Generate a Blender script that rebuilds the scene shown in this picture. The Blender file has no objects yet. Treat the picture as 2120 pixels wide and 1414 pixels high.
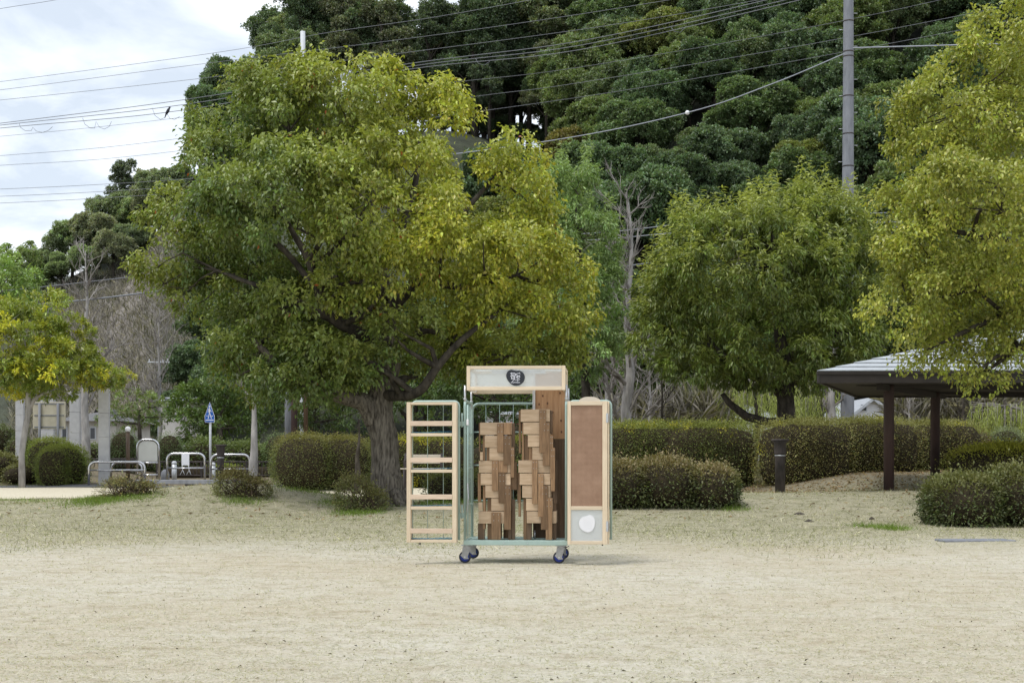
import bpy, math, random
import numpy as np
from mathutils import Vector, Matrix, noise as mnoise

SC = bpy.context.scene
COL = SC.collection
R = math.radians

# ---------------------------------------------------------------- camera
F = 2944.0          # focal length in photograph pixels (50 mm on a 36 mm wide frame, 2120 px)
CX, HY, CH = 1060.0, 957.0, 1.05      # centre column, horizon row, camera height (m)
cam_d = bpy.data.cameras.new('camera')
cam_d.lens = 50.0
cam_d.sensor_width = 36.0
cam_d.shift_y = (HY - 707.0) / 2120.0
cam_d.clip_start = 0.1
cam_d.clip_end = 3000.0
cam = bpy.data.objects.new('camera', cam_d)
COL.objects.link(cam)
cam.location = (0, 0, CH)
cam.rotation_euler = (R(90), 0, 0)
SC.camera = cam

# ---------------------------------------------------------------- world, sun, exposure
SUN_EL, SUN_AZ = R(64), R(-130)       # azimuth measured from +Y (view direction) towards +X
world = bpy.data.worlds.new('World')
SC.world = world
world.use_nodes = True
nt = world.node_tree
nt.nodes.clear()
w_out = nt.nodes.new('ShaderNodeOutputWorld')
w_bg = nt.nodes.new('ShaderNodeBackground')
w_bg.inputs['Strength'].default_value = 0.12
w_sky = nt.nodes.new('ShaderNodeTexSky')
w_sky.sky_type = 'NISHITA'
w_sky.sun_disc = False
w_sky.sun_elevation = SUN_EL
w_sky.sun_rotation = SUN_AZ
w_tc = nt.nodes.new('ShaderNodeTexCoord')
w_sep = nt.nodes.new('ShaderNodeSeparateXYZ')
nt.links.new(w_tc.outputs['Generated'], w_sep.inputs[0])
w_add = nt.nodes.new('ShaderNodeMath'); w_add.operation = 'ADD'; w_add.inputs[1].default_value = 0.22
w_abs = nt.nodes.new('ShaderNodeMath'); w_abs.operation = 'ABSOLUTE'
nt.links.new(w_sep.outputs[2], w_abs.inputs[0])
nt.links.new(w_abs.outputs[0], w_add.inputs[0])
w_dx = nt.nodes.new('ShaderNodeMath'); w_dx.operation = 'DIVIDE'
w_dy = nt.nodes.new('ShaderNodeMath'); w_dy.operation = 'DIVIDE'
nt.links.new(w_sep.outputs[0], w_dx.inputs[0]); nt.links.new(w_add.outputs[0], w_dx.inputs[1])
nt.links.new(w_sep.outputs[1], w_dy.inputs[0]); nt.links.new(w_add.outputs[0], w_dy.inputs[1])
w_com = nt.nodes.new('ShaderNodeCombineXYZ')
nt.links.new(w_dx.outputs[0], w_com.inputs[0]); nt.links.new(w_dy.outputs[0], w_com.inputs[1])
w_n = nt.nodes.new('ShaderNodeTexNoise')
w_n.inputs['Scale'].default_value = 2.3
w_n.inputs['Detail'].default_value = 7.0
w_n.inputs['Roughness'].default_value = 0.55
w_n.inputs['Distortion'].default_value = 0.35
nt.links.new(w_com.outputs[0], w_n.inputs['Vector'])
w_r = nt.nodes.new('ShaderNodeValToRGB')
w_r.color_ramp.elements[0].position = 0.40; w_r.color_ramp.elements[0].color = (4.5, 5.0, 5.65, 1)
w_r.color_ramp.elements[1].position = 0.62; w_r.color_ramp.elements[1].color = (8.5, 8.7, 9.0, 1)
nt.links.new(w_n.outputs['Fac'], w_r.inputs['Fac'])
w_mix = nt.nodes.new('ShaderNodeMix'); w_mix.data_type = 'RGBA'
w_mix.inputs['Factor'].default_value = 0.88
nt.links.new(w_sky.outputs[0], w_mix.inputs['A'])
nt.links.new(w_r.outputs[0], w_mix.inputs['B'])
nt.links.new(w_mix.outputs['Result'], w_bg.inputs['Color'])
nt.links.new(w_bg.outputs[0], w_out.inputs['Surface'])

sun_d = bpy.data.lights.new('sun', 'SUN')
sun_d.energy = 1.5
sun_d.angle = R(18)
sun_d.color = (1.0, 0.965, 0.91)
sun = bpy.data.objects.new('sun', sun_d)
COL.objects.link(sun)
sd = Vector((math.sin(SUN_AZ) * math.cos(SUN_EL), math.cos(SUN_AZ) * math.cos(SUN_EL), math.sin(SUN_EL)))
sun.rotation_euler = sd.to_track_quat('Z', 'Y').to_euler()
sun.location = sd * 60

vs = SC.view_settings
vs.view_transform = 'Standard'
vs.look = 'None'
vs.gamma = 1.0
vs.use_curve_mapping = False
vs.exposure = 0.55
SC.cycles.max_bounces = 6
SC.cycles.diffuse_bounces = 3
SC.cycles.transparent_max_bounces = 8

# ---------------------------------------------------------------- helpers
RNG = np.random.default_rng(7)
random.seed(7)


def sm(t):
    t = np.clip(t, 0, 1)
    return t * t * (3 - 2 * t)


def terrain(x, y):
    """height of the park ground (m)"""
    x = np.asarray(x, float); y = np.asarray(y, float)
    z = 0.15 * sm((y - 19) / 12)
    z = z + 0.10 * sm((y - 36) / 8) + 0.22 * sm((y - 40) / 12)
    z = z + 0.44 * np.exp(-((x + 6.2) / 2.7) ** 2 - ((y - 29.8) / 2.6) ** 2)
    z = z + 0.28 * np.exp(-((np.maximum(0, 5.0 - x)) / 2.6) ** 2 - ((y - 30.0) / 3.6) ** 2)
    z = z + 0.12 * np.exp(-((x - 0.5) / 3.0) ** 2 - ((y - 28.0) / 2.4) ** 2)
    z = z + 0.62 * sm((y - 31.5) / 7) * sm((x - 5.0) / 4.5)
    z = z + 0.62 * sm((-x - 13.2) / 3.5) * sm((y - 43.4) / 8)
    z = z + 0.035 * np.sin(x * 0.9 + y * 0.3) * sm((y - 20) / 6) * np.cos(y * 0.7)
    z = z - 1.2 * sm((y - 70) / 40)
    return z


def tz(x, y):
    return float(terrain(x, y))


def P(px, py, y):
    return Vector(((px - CX) * y / F, y, CH - (py - HY) * y / F))


def G(px, y, dz=0.0):
    x = (px - CX) * y / F
    return Vector((x, y, tz(x, y) + dz))


ORG = {}


def link(o, parent=None):
    COL.objects.link(o)
    if parent is not None:
        o.parent = parent
    return o


def tag(o, label=None, cat=None, group=None, kind=None):
    if label: o['label'] = label
    if cat: o['category'] = cat
    if group: o['group'] = group
    if kind: o['kind'] = kind
    return o


def thing(name, label, cat, loc=(0, 0, 0), rotz=0.0, group=None):
    o = bpy.data.objects.new(name, None)
    o.empty_display_size = 0.2
    o.location = loc
    o.rotation_euler = (0, 0, rotz)
    link(o)
    ORG[o] = Vector(loc)
    return tag(o, label, cat, group)


class MB:
    def __init__(s):
        s.v = []; s.f = []; s.sm = []

    def add(s, vs_, fs, smooth=False):
        b = len(s.v)
        s.v.extend([tuple(v) for v in vs_])
        for f in fs:
            s.f.append(tuple(i + b for i in f)); s.sm.append(smooth)
        return s

    def box(s, a, b, bev=0.0):
        x0, y0, z0 = a; x1, y1, z1 = b
        if x0 > x1: x0, x1 = x1, x0
        if y0 > y1: y0, y1 = y1, y0
        if z0 > z1: z0, z1 = z1, z0
        if bev <= 0:
            vs_ = [(x, y, z) for x in (x0, x1) for y in (y0, y1) for z in (z0, z1)]
            fs = [(0, 1, 3, 2), (4, 6, 7, 5), (0, 4, 5, 1), (2, 3, 7, 6), (0, 2, 6, 4), (1, 5, 7, 3)]
            return s.add(vs_, fs)
        # chamfered box: 24 vertices
        e = min(bev, (x1 - x0) * .45, (y1 - y0) * .45, (z1 - z0) * .45)
        vs_ = []; idx = {}
        for i, x in enumerate((x0, x1)):
            for j, y in enumerate((y0, y1)):
                for k, z in enumerate((z0, z1)):
                    dx = e if i == 0 else -e; dy = e if j == 0 else -e; dz = e if k == 0 else -e
                    idx[i, j, k, 0] = len(vs_); vs_.append((x, y + dy, z + dz))
                    idx[i, j, k, 1] = len(vs_); vs_.append((x + dx, y, z + dz))
                    idx[i, j, k, 2] = len(vs_); vs_.append((x + dx, y + dy, z))
        fs = []
        q = [(0, 0), (1, 0), (1, 1), (0, 1)]
        for i in (0, 1):
            fs.append(tuple(idx[i, a_, b_, 0] for a_, b_ in (q if i else q[::-1])))
            fs.append(tuple(idx[a_, i, b_, 1] for a_, b_ in (q[::-1] if i else q)))
            fs.append(tuple(idx[a_, b_, i, 2] for a_, b_ in (q if i else q[::-1])))
        for a_ in (0, 1):
            for b_ in (0, 1):
                fs.append((idx[a_, b_, 0, 0], idx[a_, b_, 1, 0], idx[a_, b_, 1, 1], idx[a_, b_, 0, 1]))
                fs.append((idx[a_, 0, b_, 0], idx[a_, 1, b_, 0], idx[a_, 1, b_, 2], idx[a_, 0, b_, 2]))
                fs.append((idx[0, a_, b_, 1], idx[1, a_, b_, 1], idx[1, a_, b_, 2], idx[0, a_, b_, 2]))
                for c_ in (0, 1):
                    fs.append((idx[a_, b_, c_, 0], idx[a_, b_, c_, 1], idx[a_, b_, c_, 2]))
        return s.add(vs_, fs)

    def tube(s, pts, rad, n=8, smooth=True, cap=True):
        pts = [Vector(p) for p in pts]
        if not isinstance(rad, (list, tuple, np.ndarray)): rad = [rad] * len(pts)
        vs_ = []; fs = []
        t0 = (pts[1] - pts[0]).normalized()
        u = t0.orthogonal().normalized()
        for i, p in enumerate(pts):
            if i == 0: t = t0
            elif i == len(pts) - 1: t = (pts[i] - pts[i - 1]).normalized()
            else: t = ((pts[i + 1] - p).normalized() + (p - pts[i - 1]).normalized())
            if t.length < 1e-6: t = t0
            t.normalize()
            u = (u - t * u.dot(t))
            if u.length < 1e-6: u = t.orthogonal()
            u.normalize()
            w = t.cross(u)
            for k in range(n):
                a = 2 * math.pi * k / n
                vs_.append(p + (u * math.cos(a) + w * math.sin(a)) * rad[i])
        for i in range(len(pts) - 1):
            for k in range(n):
                k2 = (k + 1) % n
                fs.append((i * n + k, i * n + k2, (i + 1) * n + k2, (i + 1) * n + k))
        s.add(vs_, fs, smooth)
        if cap:
            b = len(s.v) - len(vs_)
            s.f.append(tuple(b + k for k in range(n - 1, -1, -1))); s.sm.append(False)
            s.f.append(tuple(b + (len(pts) - 1) * n + k for k in range(n))); s.sm.append(False)
        return s

    def lathe(s, prof, c=(0, 0, 0), n=20, smooth=True):
        c = Vector(c); vs_ = []; fs = []
        for r, z in prof:
            for k in range(n):
                a = 2 * math.pi * k / n
                vs_.append((c.x + r * math.cos(a), c.y + r * math.sin(a), c.z + z))
        for i in range(len(prof) - 1):
            for k in range(n):
                k2 = (k + 1) % n
                fs.append((i * n + k, i * n + k2, (i + 1) * n + k2, (i + 1) * n + k))
        fs.append(tuple(range(n - 1, -1, -1)))
        fs.append(tuple((len(prof) - 1) * n + k for k in range(n)))
        b = len(s.v)
        s.add(vs_, fs, smooth)
        s.sm[-1] = s.sm[-2] = False
        return s

    def prism(s, poly, y0, y1):
        """polygon in (x,z) extruded along y"""
        n = len(poly)
        vs_ = [(x, y0, z) for x, z in poly] + [(x, y1, z) for x, z in poly]
        fs = [tuple(range(n)), tuple(range(2 * n - 1, n - 1, -1))]
        for k in range(n):
            k2 = (k + 1) % n
            fs.append((k, n + k, n + k2, k2))
        return s.add(vs_, fs)

    def quad(s, a, b, c, d):
        return s.add([a, b, c, d], [(0, 1, 2, 3)])

    def slab(s, a, b, c, d, t):
        """quad a,b,c,d with thickness t downwards along its normal"""
        a, b, c, d = map(Vector, (a, b, c, d))
        nrm = (b - a).cross(d - a).normalized() * t
        vs_ = [a, b, c, d, a - nrm, b - nrm, c - nrm, d - nrm]
        return s.add(vs_, [(0, 1, 2, 3), (7, 6, 5, 4), (0, 4, 5, 1), (1, 5, 6, 2), (2, 6, 7, 3), (3, 7, 4, 0)])

    def build(s, name, mat, parent=None, world=True, kind=None, label=None):
        me = bpy.data.meshes.new(name)
        v = s.v
        if parent is not None and world:
            o_ = ORG[parent]
            v = [(a - o_.x, b - o_.y, c - o_.z) for a, b, c in v]
        me.from_pydata(v, [], s.f)
        me.polygons.foreach_set('use_smooth', s.sm)
        me.materials.append(mat)
        me.update()
        o = bpy.data.objects.new(name, me)
        link(o, parent)
        if parent is not None: ORG[o] = ORG[parent]
        if kind: o['kind'] = kind
        if label: o['label'] = label
        return o


def share(name, src, parent, loc=None, rot=None):
    o = bpy.data.objects.new(name, src.data)
    link(o, parent)
    if loc is not None: o.location = loc
    if rot is not None: o.rotation_euler = rot
    return o


def np_mesh(name, V, Fc, mat, parent=None, tint=None, smooth=False):
    """V (n,3), Fc (m,k) arrays; tint (n,3) point colours"""
    if parent is not None:
        V = V - np.array(ORG[parent])
    me = bpy.data.meshes.new(name)
    k = Fc.shape[1]
    me.vertices.add(len(V)); me.vertices.foreach_set('co', V.astype(np.float32).ravel())
    me.loops.add(Fc.size); me.loops.foreach_set('vertex_index', Fc.astype(np.int32).ravel())
    me.polygons.add(len(Fc))
    me.polygons.foreach_set('loop_start', np.arange(0, Fc.size, k, dtype=np.int32))
    try:
        me.polygons.foreach_set('loop_total', np.full(len(Fc), k, dtype=np.int32))
    except Exception:
        pass
    me.update(calc_edges=True)
    if smooth:
        me.polygons.foreach_set('use_smooth', np.ones(len(Fc), dtype=bool))
    if tint is not None:
        at = me.attributes.new('tint', 'FLOAT_COLOR', 'POINT')
        c4 = np.ones((len(V), 4), np.float32); c4[:, :3] = tint
        at.data.foreach_set('color', c4.ravel())
    me.materials.append(mat)
    o = bpy.data.objects.new(name, me)
    link(o, parent)
    if parent is not None: ORG[o] = ORG[parent]
    return o


# ---------------------------------------------------------------- materials
def new_mat(name):
    m = bpy.data.materials.new(name)
    m.use_nodes = True
    n = m.node_tree.nodes; l = m.node_tree.links
    return m, n, l, n['Principled BSDF']


def mat(name, c1, c2=None, rough=0.6, scale=8.0, stretch=(1, 1, 1), bump=0.0, bscale=None, metal=0.0,
        spec=0.4, objrand=0.0, detail=5.0, lo=0.35, hi=0.65):
    m, n, l, b = new_mat(name)
    b.inputs['Roughness'].default_value = rough
    b.inputs['Metallic'].default_value = metal
    b.inputs['Specular IOR Level'].default_value = spec
    c2 = c2 or tuple(x * 0.75 for x in c1)
    tc = n.new('ShaderNodeTexCoord'); mp = n.new('ShaderNodeMapping')
    mp.inputs['Scale'].default_value = stretch
    l.new(tc.outputs['Object'], mp.inputs['Vector'])
    nz = n.new('ShaderNodeTexNoise')
    nz.inputs['Scale'].default_value = scale; nz.inputs['Detail'].default_value = detail
    nz.inputs['Roughness'].default_value = 0.6
    if objrand > 0:
        oi = n.new('ShaderNodeObjectInfo')
        va = n.new('ShaderNodeVectorMath'); va.operation = 'ADD'
        mu = n.new('ShaderNodeMath'); mu.operation = 'MULTIPLY'; mu.inputs[1].default_value = 37.0
        l.new(oi.outputs['Random'], mu.inputs[0])
        l.new(mp.outputs[0], va.inputs[0]); l.new(mu.outputs[0], va.inputs[1])
        l.new(va.outputs[0], nz.inputs['Vector'])
    else:
        l.new(mp.outputs[0], nz.inputs['Vector'])
    rp = n.new('ShaderNodeValToRGB')
    rp.color_ramp.elements[0].position = lo; rp.color_ramp.elements[0].color = (*c2, 1)
    rp.color_ramp.elements[1].position = hi; rp.color_ramp.elements[1].color = (*c1, 1)
    l.new(nz.outputs['Fac'], rp.inputs['Fac'])
    out = rp.outputs[0]
    if objrand > 0:
        mr = n.new('ShaderNodeMapRange')
        mr.inputs['To Min'].default_value = 1 - objrand; mr.inputs['To Max'].default_value = 1 + objrand
        l.new(oi.outputs['Random'], mr.inputs['Value'])
        mx = n.new('ShaderNodeVectorMath'); mx.operation = 'SCALE'
        l.new(out, mx.inputs[0]); l.new(mr.outputs[0], mx.inputs['Scale'])
        out = mx.outputs[0]
    l.new(out, b.inputs['Base Color'])
    if bump > 0:
        bn = n.new('ShaderNodeBump'); bn.inputs['Strength'].default_value = bump
        bn.inputs['Distance'].default_value = 0.02
        if bscale:
            nz2 = n.new('ShaderNodeTexNoise'); nz2.inputs['Scale'].default_value = bscale
            nz2.inputs['Detail'].default_value = 4
            l.new(mp.outputs[0], nz2.inputs['Vector']); l.new(nz2.outputs['Fac'], bn.inputs['Height'])
        else:
            l.new(nz.outputs['Fac'], bn.inputs['Height'])
        l.new(bn.outputs[0], b.inputs['Normal'])
    return m


def leaf_mat(name, rough=0.36, trans=0.27, spec=0.55):
    m, n, l, b = new_mat(name)
    at = n.new('ShaderNodeAttribute'); at.attribute_name = 'tint'
    b.inputs['Roughness'].default_value = rough
    b.inputs['Specular IOR Level'].default_value = spec
    l.new(at.outputs['Color'], b.inputs['Base Color'])
    tr = n.new('ShaderNodeBsdfTranslucent')
    mul = n.new('ShaderNodeMix'); mul.data_type = 'RGBA'; mul.blend_type = 'MULTIPLY'
    mul.inputs['Factor'].default_value = 1.0
    mul.inputs['B'].default_value = (1.34, 1.37, 0.64, 1)
    l.new(at.outputs['Color'], mul.inputs['A'])
    l.new(mul.outputs['Result'], tr.inputs['Color'])
    mx = n.new('ShaderNodeMixShader'); mx.inputs[0].default_value = trans
    l.new(b.outputs[0], mx.inputs[1]); l.new(tr.outputs[0], mx.inputs[2])
    l.new(mx.outputs[0], n['Material Output'].inputs['Surface'])
    return m


M = {}
M['leaf'] = leaf_mat('leaf')
M['leaf_dull'] = leaf_mat('leaf_dull', 0.5, 0.25, 0.4)
M['straw'] = leaf_mat('straw', 0.8, 0.3, 0.1)
M['bark'] = mat('bark', (0.21, 0.185, 0.15), (0.045, 0.038, 0.03), 0.9, 26, (1, 1, 0.16), 0.9, 34, spec=0.15)
M['bark_dark'] = mat('bark_dark', (0.09, 0.078, 0.062), (0.03, 0.026, 0.022), 0.9, 9, (1, 1, 0.4), 0.6, spec=0.15)
M['bark_pale'] = mat('bark_pale', (0.42, 0.40, 0.38), (0.22, 0.21, 0.2), 0.85, 7, (1, 1, 0.3), 0.4, spec=0.2)
M['twig'] = mat('twig', (0.33, 0.31, 0.29), (0.2, 0.18, 0.165), 0.9, 5, spec=0.1)
M['twig_mass'] = mat('twig_mass', (0.06, 0.048, 0.03), (0.02, 0.018, 0.012), 0.95, 22, bump=0.8, spec=0.05)
M['twig_brown'] = mat('twig_brown', (0.12, 0.09, 0.06), (0.05, 0.04, 0.03), 0.95, 22, spec=0.05)
M['green_steel'] = mat('green_steel', (0.36, 0.475, 0.43), (0.32, 0.43, 0.39), 0.38, 14, spec=0.5)
M['steel'] = mat('steel', (0.62, 0.63, 0.65), (0.48, 0.49, 0.5), 0.32, 10, metal=0.85)
M['galv'] = mat('galv', (0.55, 0.57, 0.59), (0.42, 0.44, 0.46), 0.45, 25, metal=0.5)
M['fork_steel'] = mat('fork_steel', (0.38, 0.38, 0.375), (0.29, 0.29, 0.285), 0.5, 25, metal=0.3)
M['stainless'] = mat('stainless', (0.60, 0.60, 0.62), (0.5, 0.5, 0.52), 0.16, 8, metal=0.95)
M['pine'] = mat('pine', (0.70, 0.585, 0.43), (0.61, 0.49, 0.345), 0.55, 5, (14, 14, 1.2), 0.06, spec=0.25, objrand=0.07)
M['pine_pink'] = mat('pine_pink', (0.70, 0.56, 0.43), (0.60, 0.46, 0.34), 0.55, 5, (1.5, 14, 14), 0.06, spec=0.25, objrand=0.07)
M['pine_h'] = mat('pine_h', (0.70, 0.59, 0.44), (0.62, 0.505, 0.36), 0.55, 5, (1.2, 14, 14), 0.06, spec=0.25, objrand=0.06)
M['seat_wood'] = mat('seat_wood', (0.56, 0.42, 0.285), (0.42, 0.30, 0.19), 0.6, 4, (1.4, 12, 12), 0.08, spec=0.2, objrand=0.14)
M['leg_wood'] = mat('leg_wood', (0.275, 0.172, 0.095), (0.165, 0.10, 0.055), 0.62, 5, (13, 13, 1.2), 0.08, spec=0.2, objrand=0.4)
M['dark_wood'] = mat('dark_wood', (0.165, 0.108, 0.068), (0.105, 0.068, 0.042), 0.6, 5, (12, 12, 1), 0.08, spec=0.2, objrand=0.15)
M['cedar'] = mat('cedar', (0.50, 0.30, 0.165), (0.36, 0.195, 0.1), 0.55, 3.2, (10, 10, 0.7), 0.05, spec=0.22)
M['knot'] = mat('knot', (0.15, 0.07, 0.035), (0.09, 0.04, 0.02), 0.6, 30)
M['ply_grey'] = mat('ply_grey', (0.62, 0.56, 0.46), (0.55, 0.49, 0.4), 0.6, 6, (1, 10, 10))
M['white_paint'] = mat('white_paint', (0.80, 0.80, 0.82), (0.74, 0.74, 0.76), 0.45, 6)
M['black_print'] = mat('black_print', (0.022, 0.026, 0.034), (0.018, 0.02, 0.027), 0.5, 6)
M['white_print'] = mat('white_print', (0.82, 0.83, 0.9), (0.78, 0.79, 0.86), 0.5, 6)
M['blue_print'] = mat('blue_print', (0.015, 0.115, 0.46), (0.012, 0.10, 0.42), 0.35, 6)
M['blue_cord'] = mat('blue_cord', (0.06, 0.25, 0.42), (0.05, 0.2, 0.34), 0.6, 20)
M['blue_wheel'] = mat('blue_wheel', (0.008, 0.03, 0.24), (0.007, 0.025, 0.2), 0.4, 10)
M['rubber'] = mat('rubber', (0.025, 0.028, 0.045), (0.018, 0.02, 0.03), 0.6, 20)
M['concrete'] = mat('concrete', (0.52, 0.52, 0.52), (0.42, 0.42, 0.43), 0.85, 3.5, bump=0.2, bscale=40, spec=0.2)
M['concrete_pole'] = mat('concrete_pole', (0.24, 0.25, 0.275), (0.17, 0.178, 0.20), 0.8, 3, (2, 2, 0.5), 0.15, 60, spec=0.25)
M['white_pole'] = mat('white_pole', (0.55, 0.57, 0.6), (0.48, 0.5, 0.53), 0.5, 3)
M['post_red'] = mat('post_red', (0.075, 0.044, 0.04), (0.038, 0.025, 0.024), 0.6, 2.2, (1, 1, 0.6), spec=0.35)
M['fascia'] = mat('fascia', (0.042, 0.034, 0.031), (0.03, 0.025, 0.023), 0.6, 3)
M['roof'] = mat('roof', (0.47, 0.50, 0.54), (0.37, 0.40, 0.43), 0.55, 5, (1, 3, 3), 0.1, 30, spec=0.45)
M['iron'] = mat('iron', (0.075, 0.062, 0.06), (0.028, 0.024, 0.024), 0.65, 6, (1, 1, 0.4), 0.2, spec=0.35)
M['brown_paint'] = mat('brown_paint', (0.10, 0.062, 0.035), (0.075, 0.045, 0.026), 0.5, 5)
M['board_back'] = mat('board_back', (0.52, 0.49, 0.40), (0.44, 0.41, 0.33), 0.7, 4, spec=0.2)
M['panel_grey'] = mat('panel_grey', (0.55, 0.56, 0.53), (0.5, 0.51, 0.48), 0.5, 3)
M['wall_pale'] = mat('wall_pale', (0.55, 0.53, 0.5), (0.46, 0.44, 0.41), 0.9, 1.5)
M['wall_white'] = mat('wall_white', (0.72, 0.73, 0.75), (0.62, 0.63, 0.66), 0.85, 1.5)
M['roof_dark'] = mat('roof_dark', (0.13, 0.125, 0.125), (0.08, 0.08, 0.08), 0.6, 6, bump=0.2)
M['roof_grey'] = mat('roof_grey', (0.42, 0.44, 0.47), (0.33, 0.35, 0.38), 0.6, 6, bump=0.2)
M['glass_dark'] = mat('glass_dark', (0.03, 0.035, 0.045), (0.02, 0.025, 0.03), 0.12, 3, spec=0.6)
M['wire'] = mat('wire', (0.20, 0.21, 0.23), (0.16, 0.17, 0.19), 0.5, 3)
M['wire_pale'] = mat('wire_pale', (0.34, 0.36, 0.40), (0.27, 0.29, 0.33), 0.4, 3)
M['crow'] = mat('crow', (0.012, 0.012, 0.02), (0.01, 0.01, 0.014), 0.5, 10)
M['soil'] = mat('soil', (0.09, 0.075, 0.06), (0.045, 0.038, 0.03), 0.95, 30, bump=0.6)
M['paper'] = mat('paper', (0.78, 0.79, 0.82), (0.70, 0.71, 0.75), 0.6, 14)
M['pink'] = leaf_mat('pink')


def pegboard_mat():
    m, n, l, b = new_mat('pegboard')
    b.inputs['Roughness'].default_value = 0.7
    tc = n.new('ShaderNodeTexCoord')
    nz = n.new('ShaderNodeTexNoise'); nz.inputs['Scale'].default_value = 9; nz.inputs['Detail'].default_value = 5
    l.new(tc.outputs['Object'], nz.inputs['Vector'])
    rp = n.new('ShaderNodeValToRGB')
    rp.color_ramp.elements[0].position = .3; rp.color_ramp.elements[0].color = (.27, .16, .10, 1)
    rp.color_ramp.elements[1].position = .75; rp.color_ramp.elements[1].color = (.37, .235, .155, 1)
    l.new(nz.outputs['Fac'], rp.inputs['Fac'])
    # punched holes on a 12.5 mm grid
    sx = n.new('ShaderNodeSeparateXYZ'); l.new(tc.outputs['Object'], sx.inputs[0])
    d = []
    for i in (0, 2):
        a = n.new('ShaderNodeMath'); a.operation = 'MULTIPLY'; a.inputs[1].default_value = 1 / 0.0125
        f = n.new('ShaderNodeMath'); f.operation = 'FRACT'
        c = n.new('ShaderNodeMath'); c.operation = 'SUBTRACT'; c.inputs[1].default_value = .5
        q = n.new('ShaderNodeMath'); q.operation = 'POWER'; q.inputs[1].default_value = 2
        l.new(sx.outputs[i], a.inputs[0]); l.new(a.outputs[0], f.inputs[0]); l.new(f.outputs[0], c.inputs[0]); l.new(c.outputs[0], q.inputs[0])
        d.append(q)
    ad = n.new('ShaderNodeMath'); ad.operation = 'ADD'
    l.new(d[0].outputs[0], ad.inputs[0]); l.new(d[1].outputs[0], ad.inputs[1])
    lt = n.new('ShaderNodeMath'); lt.operation = 'LESS_THAN'; lt.inputs[1].default_value = .05
    l.new(ad.outputs[0], lt.inputs[0])
    mx = n.new('ShaderNodeMix'); mx.data_type = 'RGBA'
    mx.inputs['B'].default_value = (.10, .05, .03, 1)
    l.new(lt.outputs[0], mx.inputs['Factor']); l.new(rp.outputs[0], mx.inputs['A'])
    l.new(mx.outputs['Result'], b.inputs['Base Color'])
    return m


def poly_mat(name, clear):
    """twin-wall translucent plastic sheet"""
    m, n, l, b = new_mat(name)
    b.inputs['Base Color'].default_value = (.86, .88, .88, 1)
    b.inputs['Roughness'].default_value = .25
    tc = n.new('ShaderNodeTexCoord')
    wv = n.new('ShaderNodeTexWave'); wv.bands_direction = 'Z'
    wv.inputs['Scale'].default_value = 28; wv.inputs['Distortion'].default_value = .3
    l.new(tc.outputs['Object'], wv.inputs['Vector'])
    bp = n.new('ShaderNodeBump'); bp.inputs['Strength'].default_value = .25; bp.inputs['Distance'].default_value = .004
    l.new(wv.outputs['Fac'], bp.inputs['Height']); l.new(bp.outputs[0], b.inputs['Normal'])
    tr = n.new('ShaderNodeBsdfTranslucent'); tr.inputs['Color'].default_value = (.92, .94, .94, 1)
    tp = n.new('ShaderNodeBsdfTransparent'); tp.inputs['Color'].default_value = (.97, .98, .98, 1)
    m1 = n.new('ShaderNodeMixShader'); m1.inputs[0].default_value = .55
    m2 = n.new('ShaderNodeMixShader'); m2.inputs[0].default_value = clear
    l.new(b.outputs[0], m1.inputs[1]); l.new(tr.outputs[0], m1.inputs[2])
    l.new(m1.outputs[0], m2.inputs[1]); l.new(tp.outputs[0], m2.inputs[2])
    l.new(m2.outputs[0], n['Material Output'].inputs['Surface'])
    return m


M['peg'] = pegboard_mat()
M['poly'] = poly_mat('translucent_sheet', .48)
M['poly_front'] = poly_mat('clear_sheet', .64)
M['poly_white'] = poly_mat('milky_sheet', .22)


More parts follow.
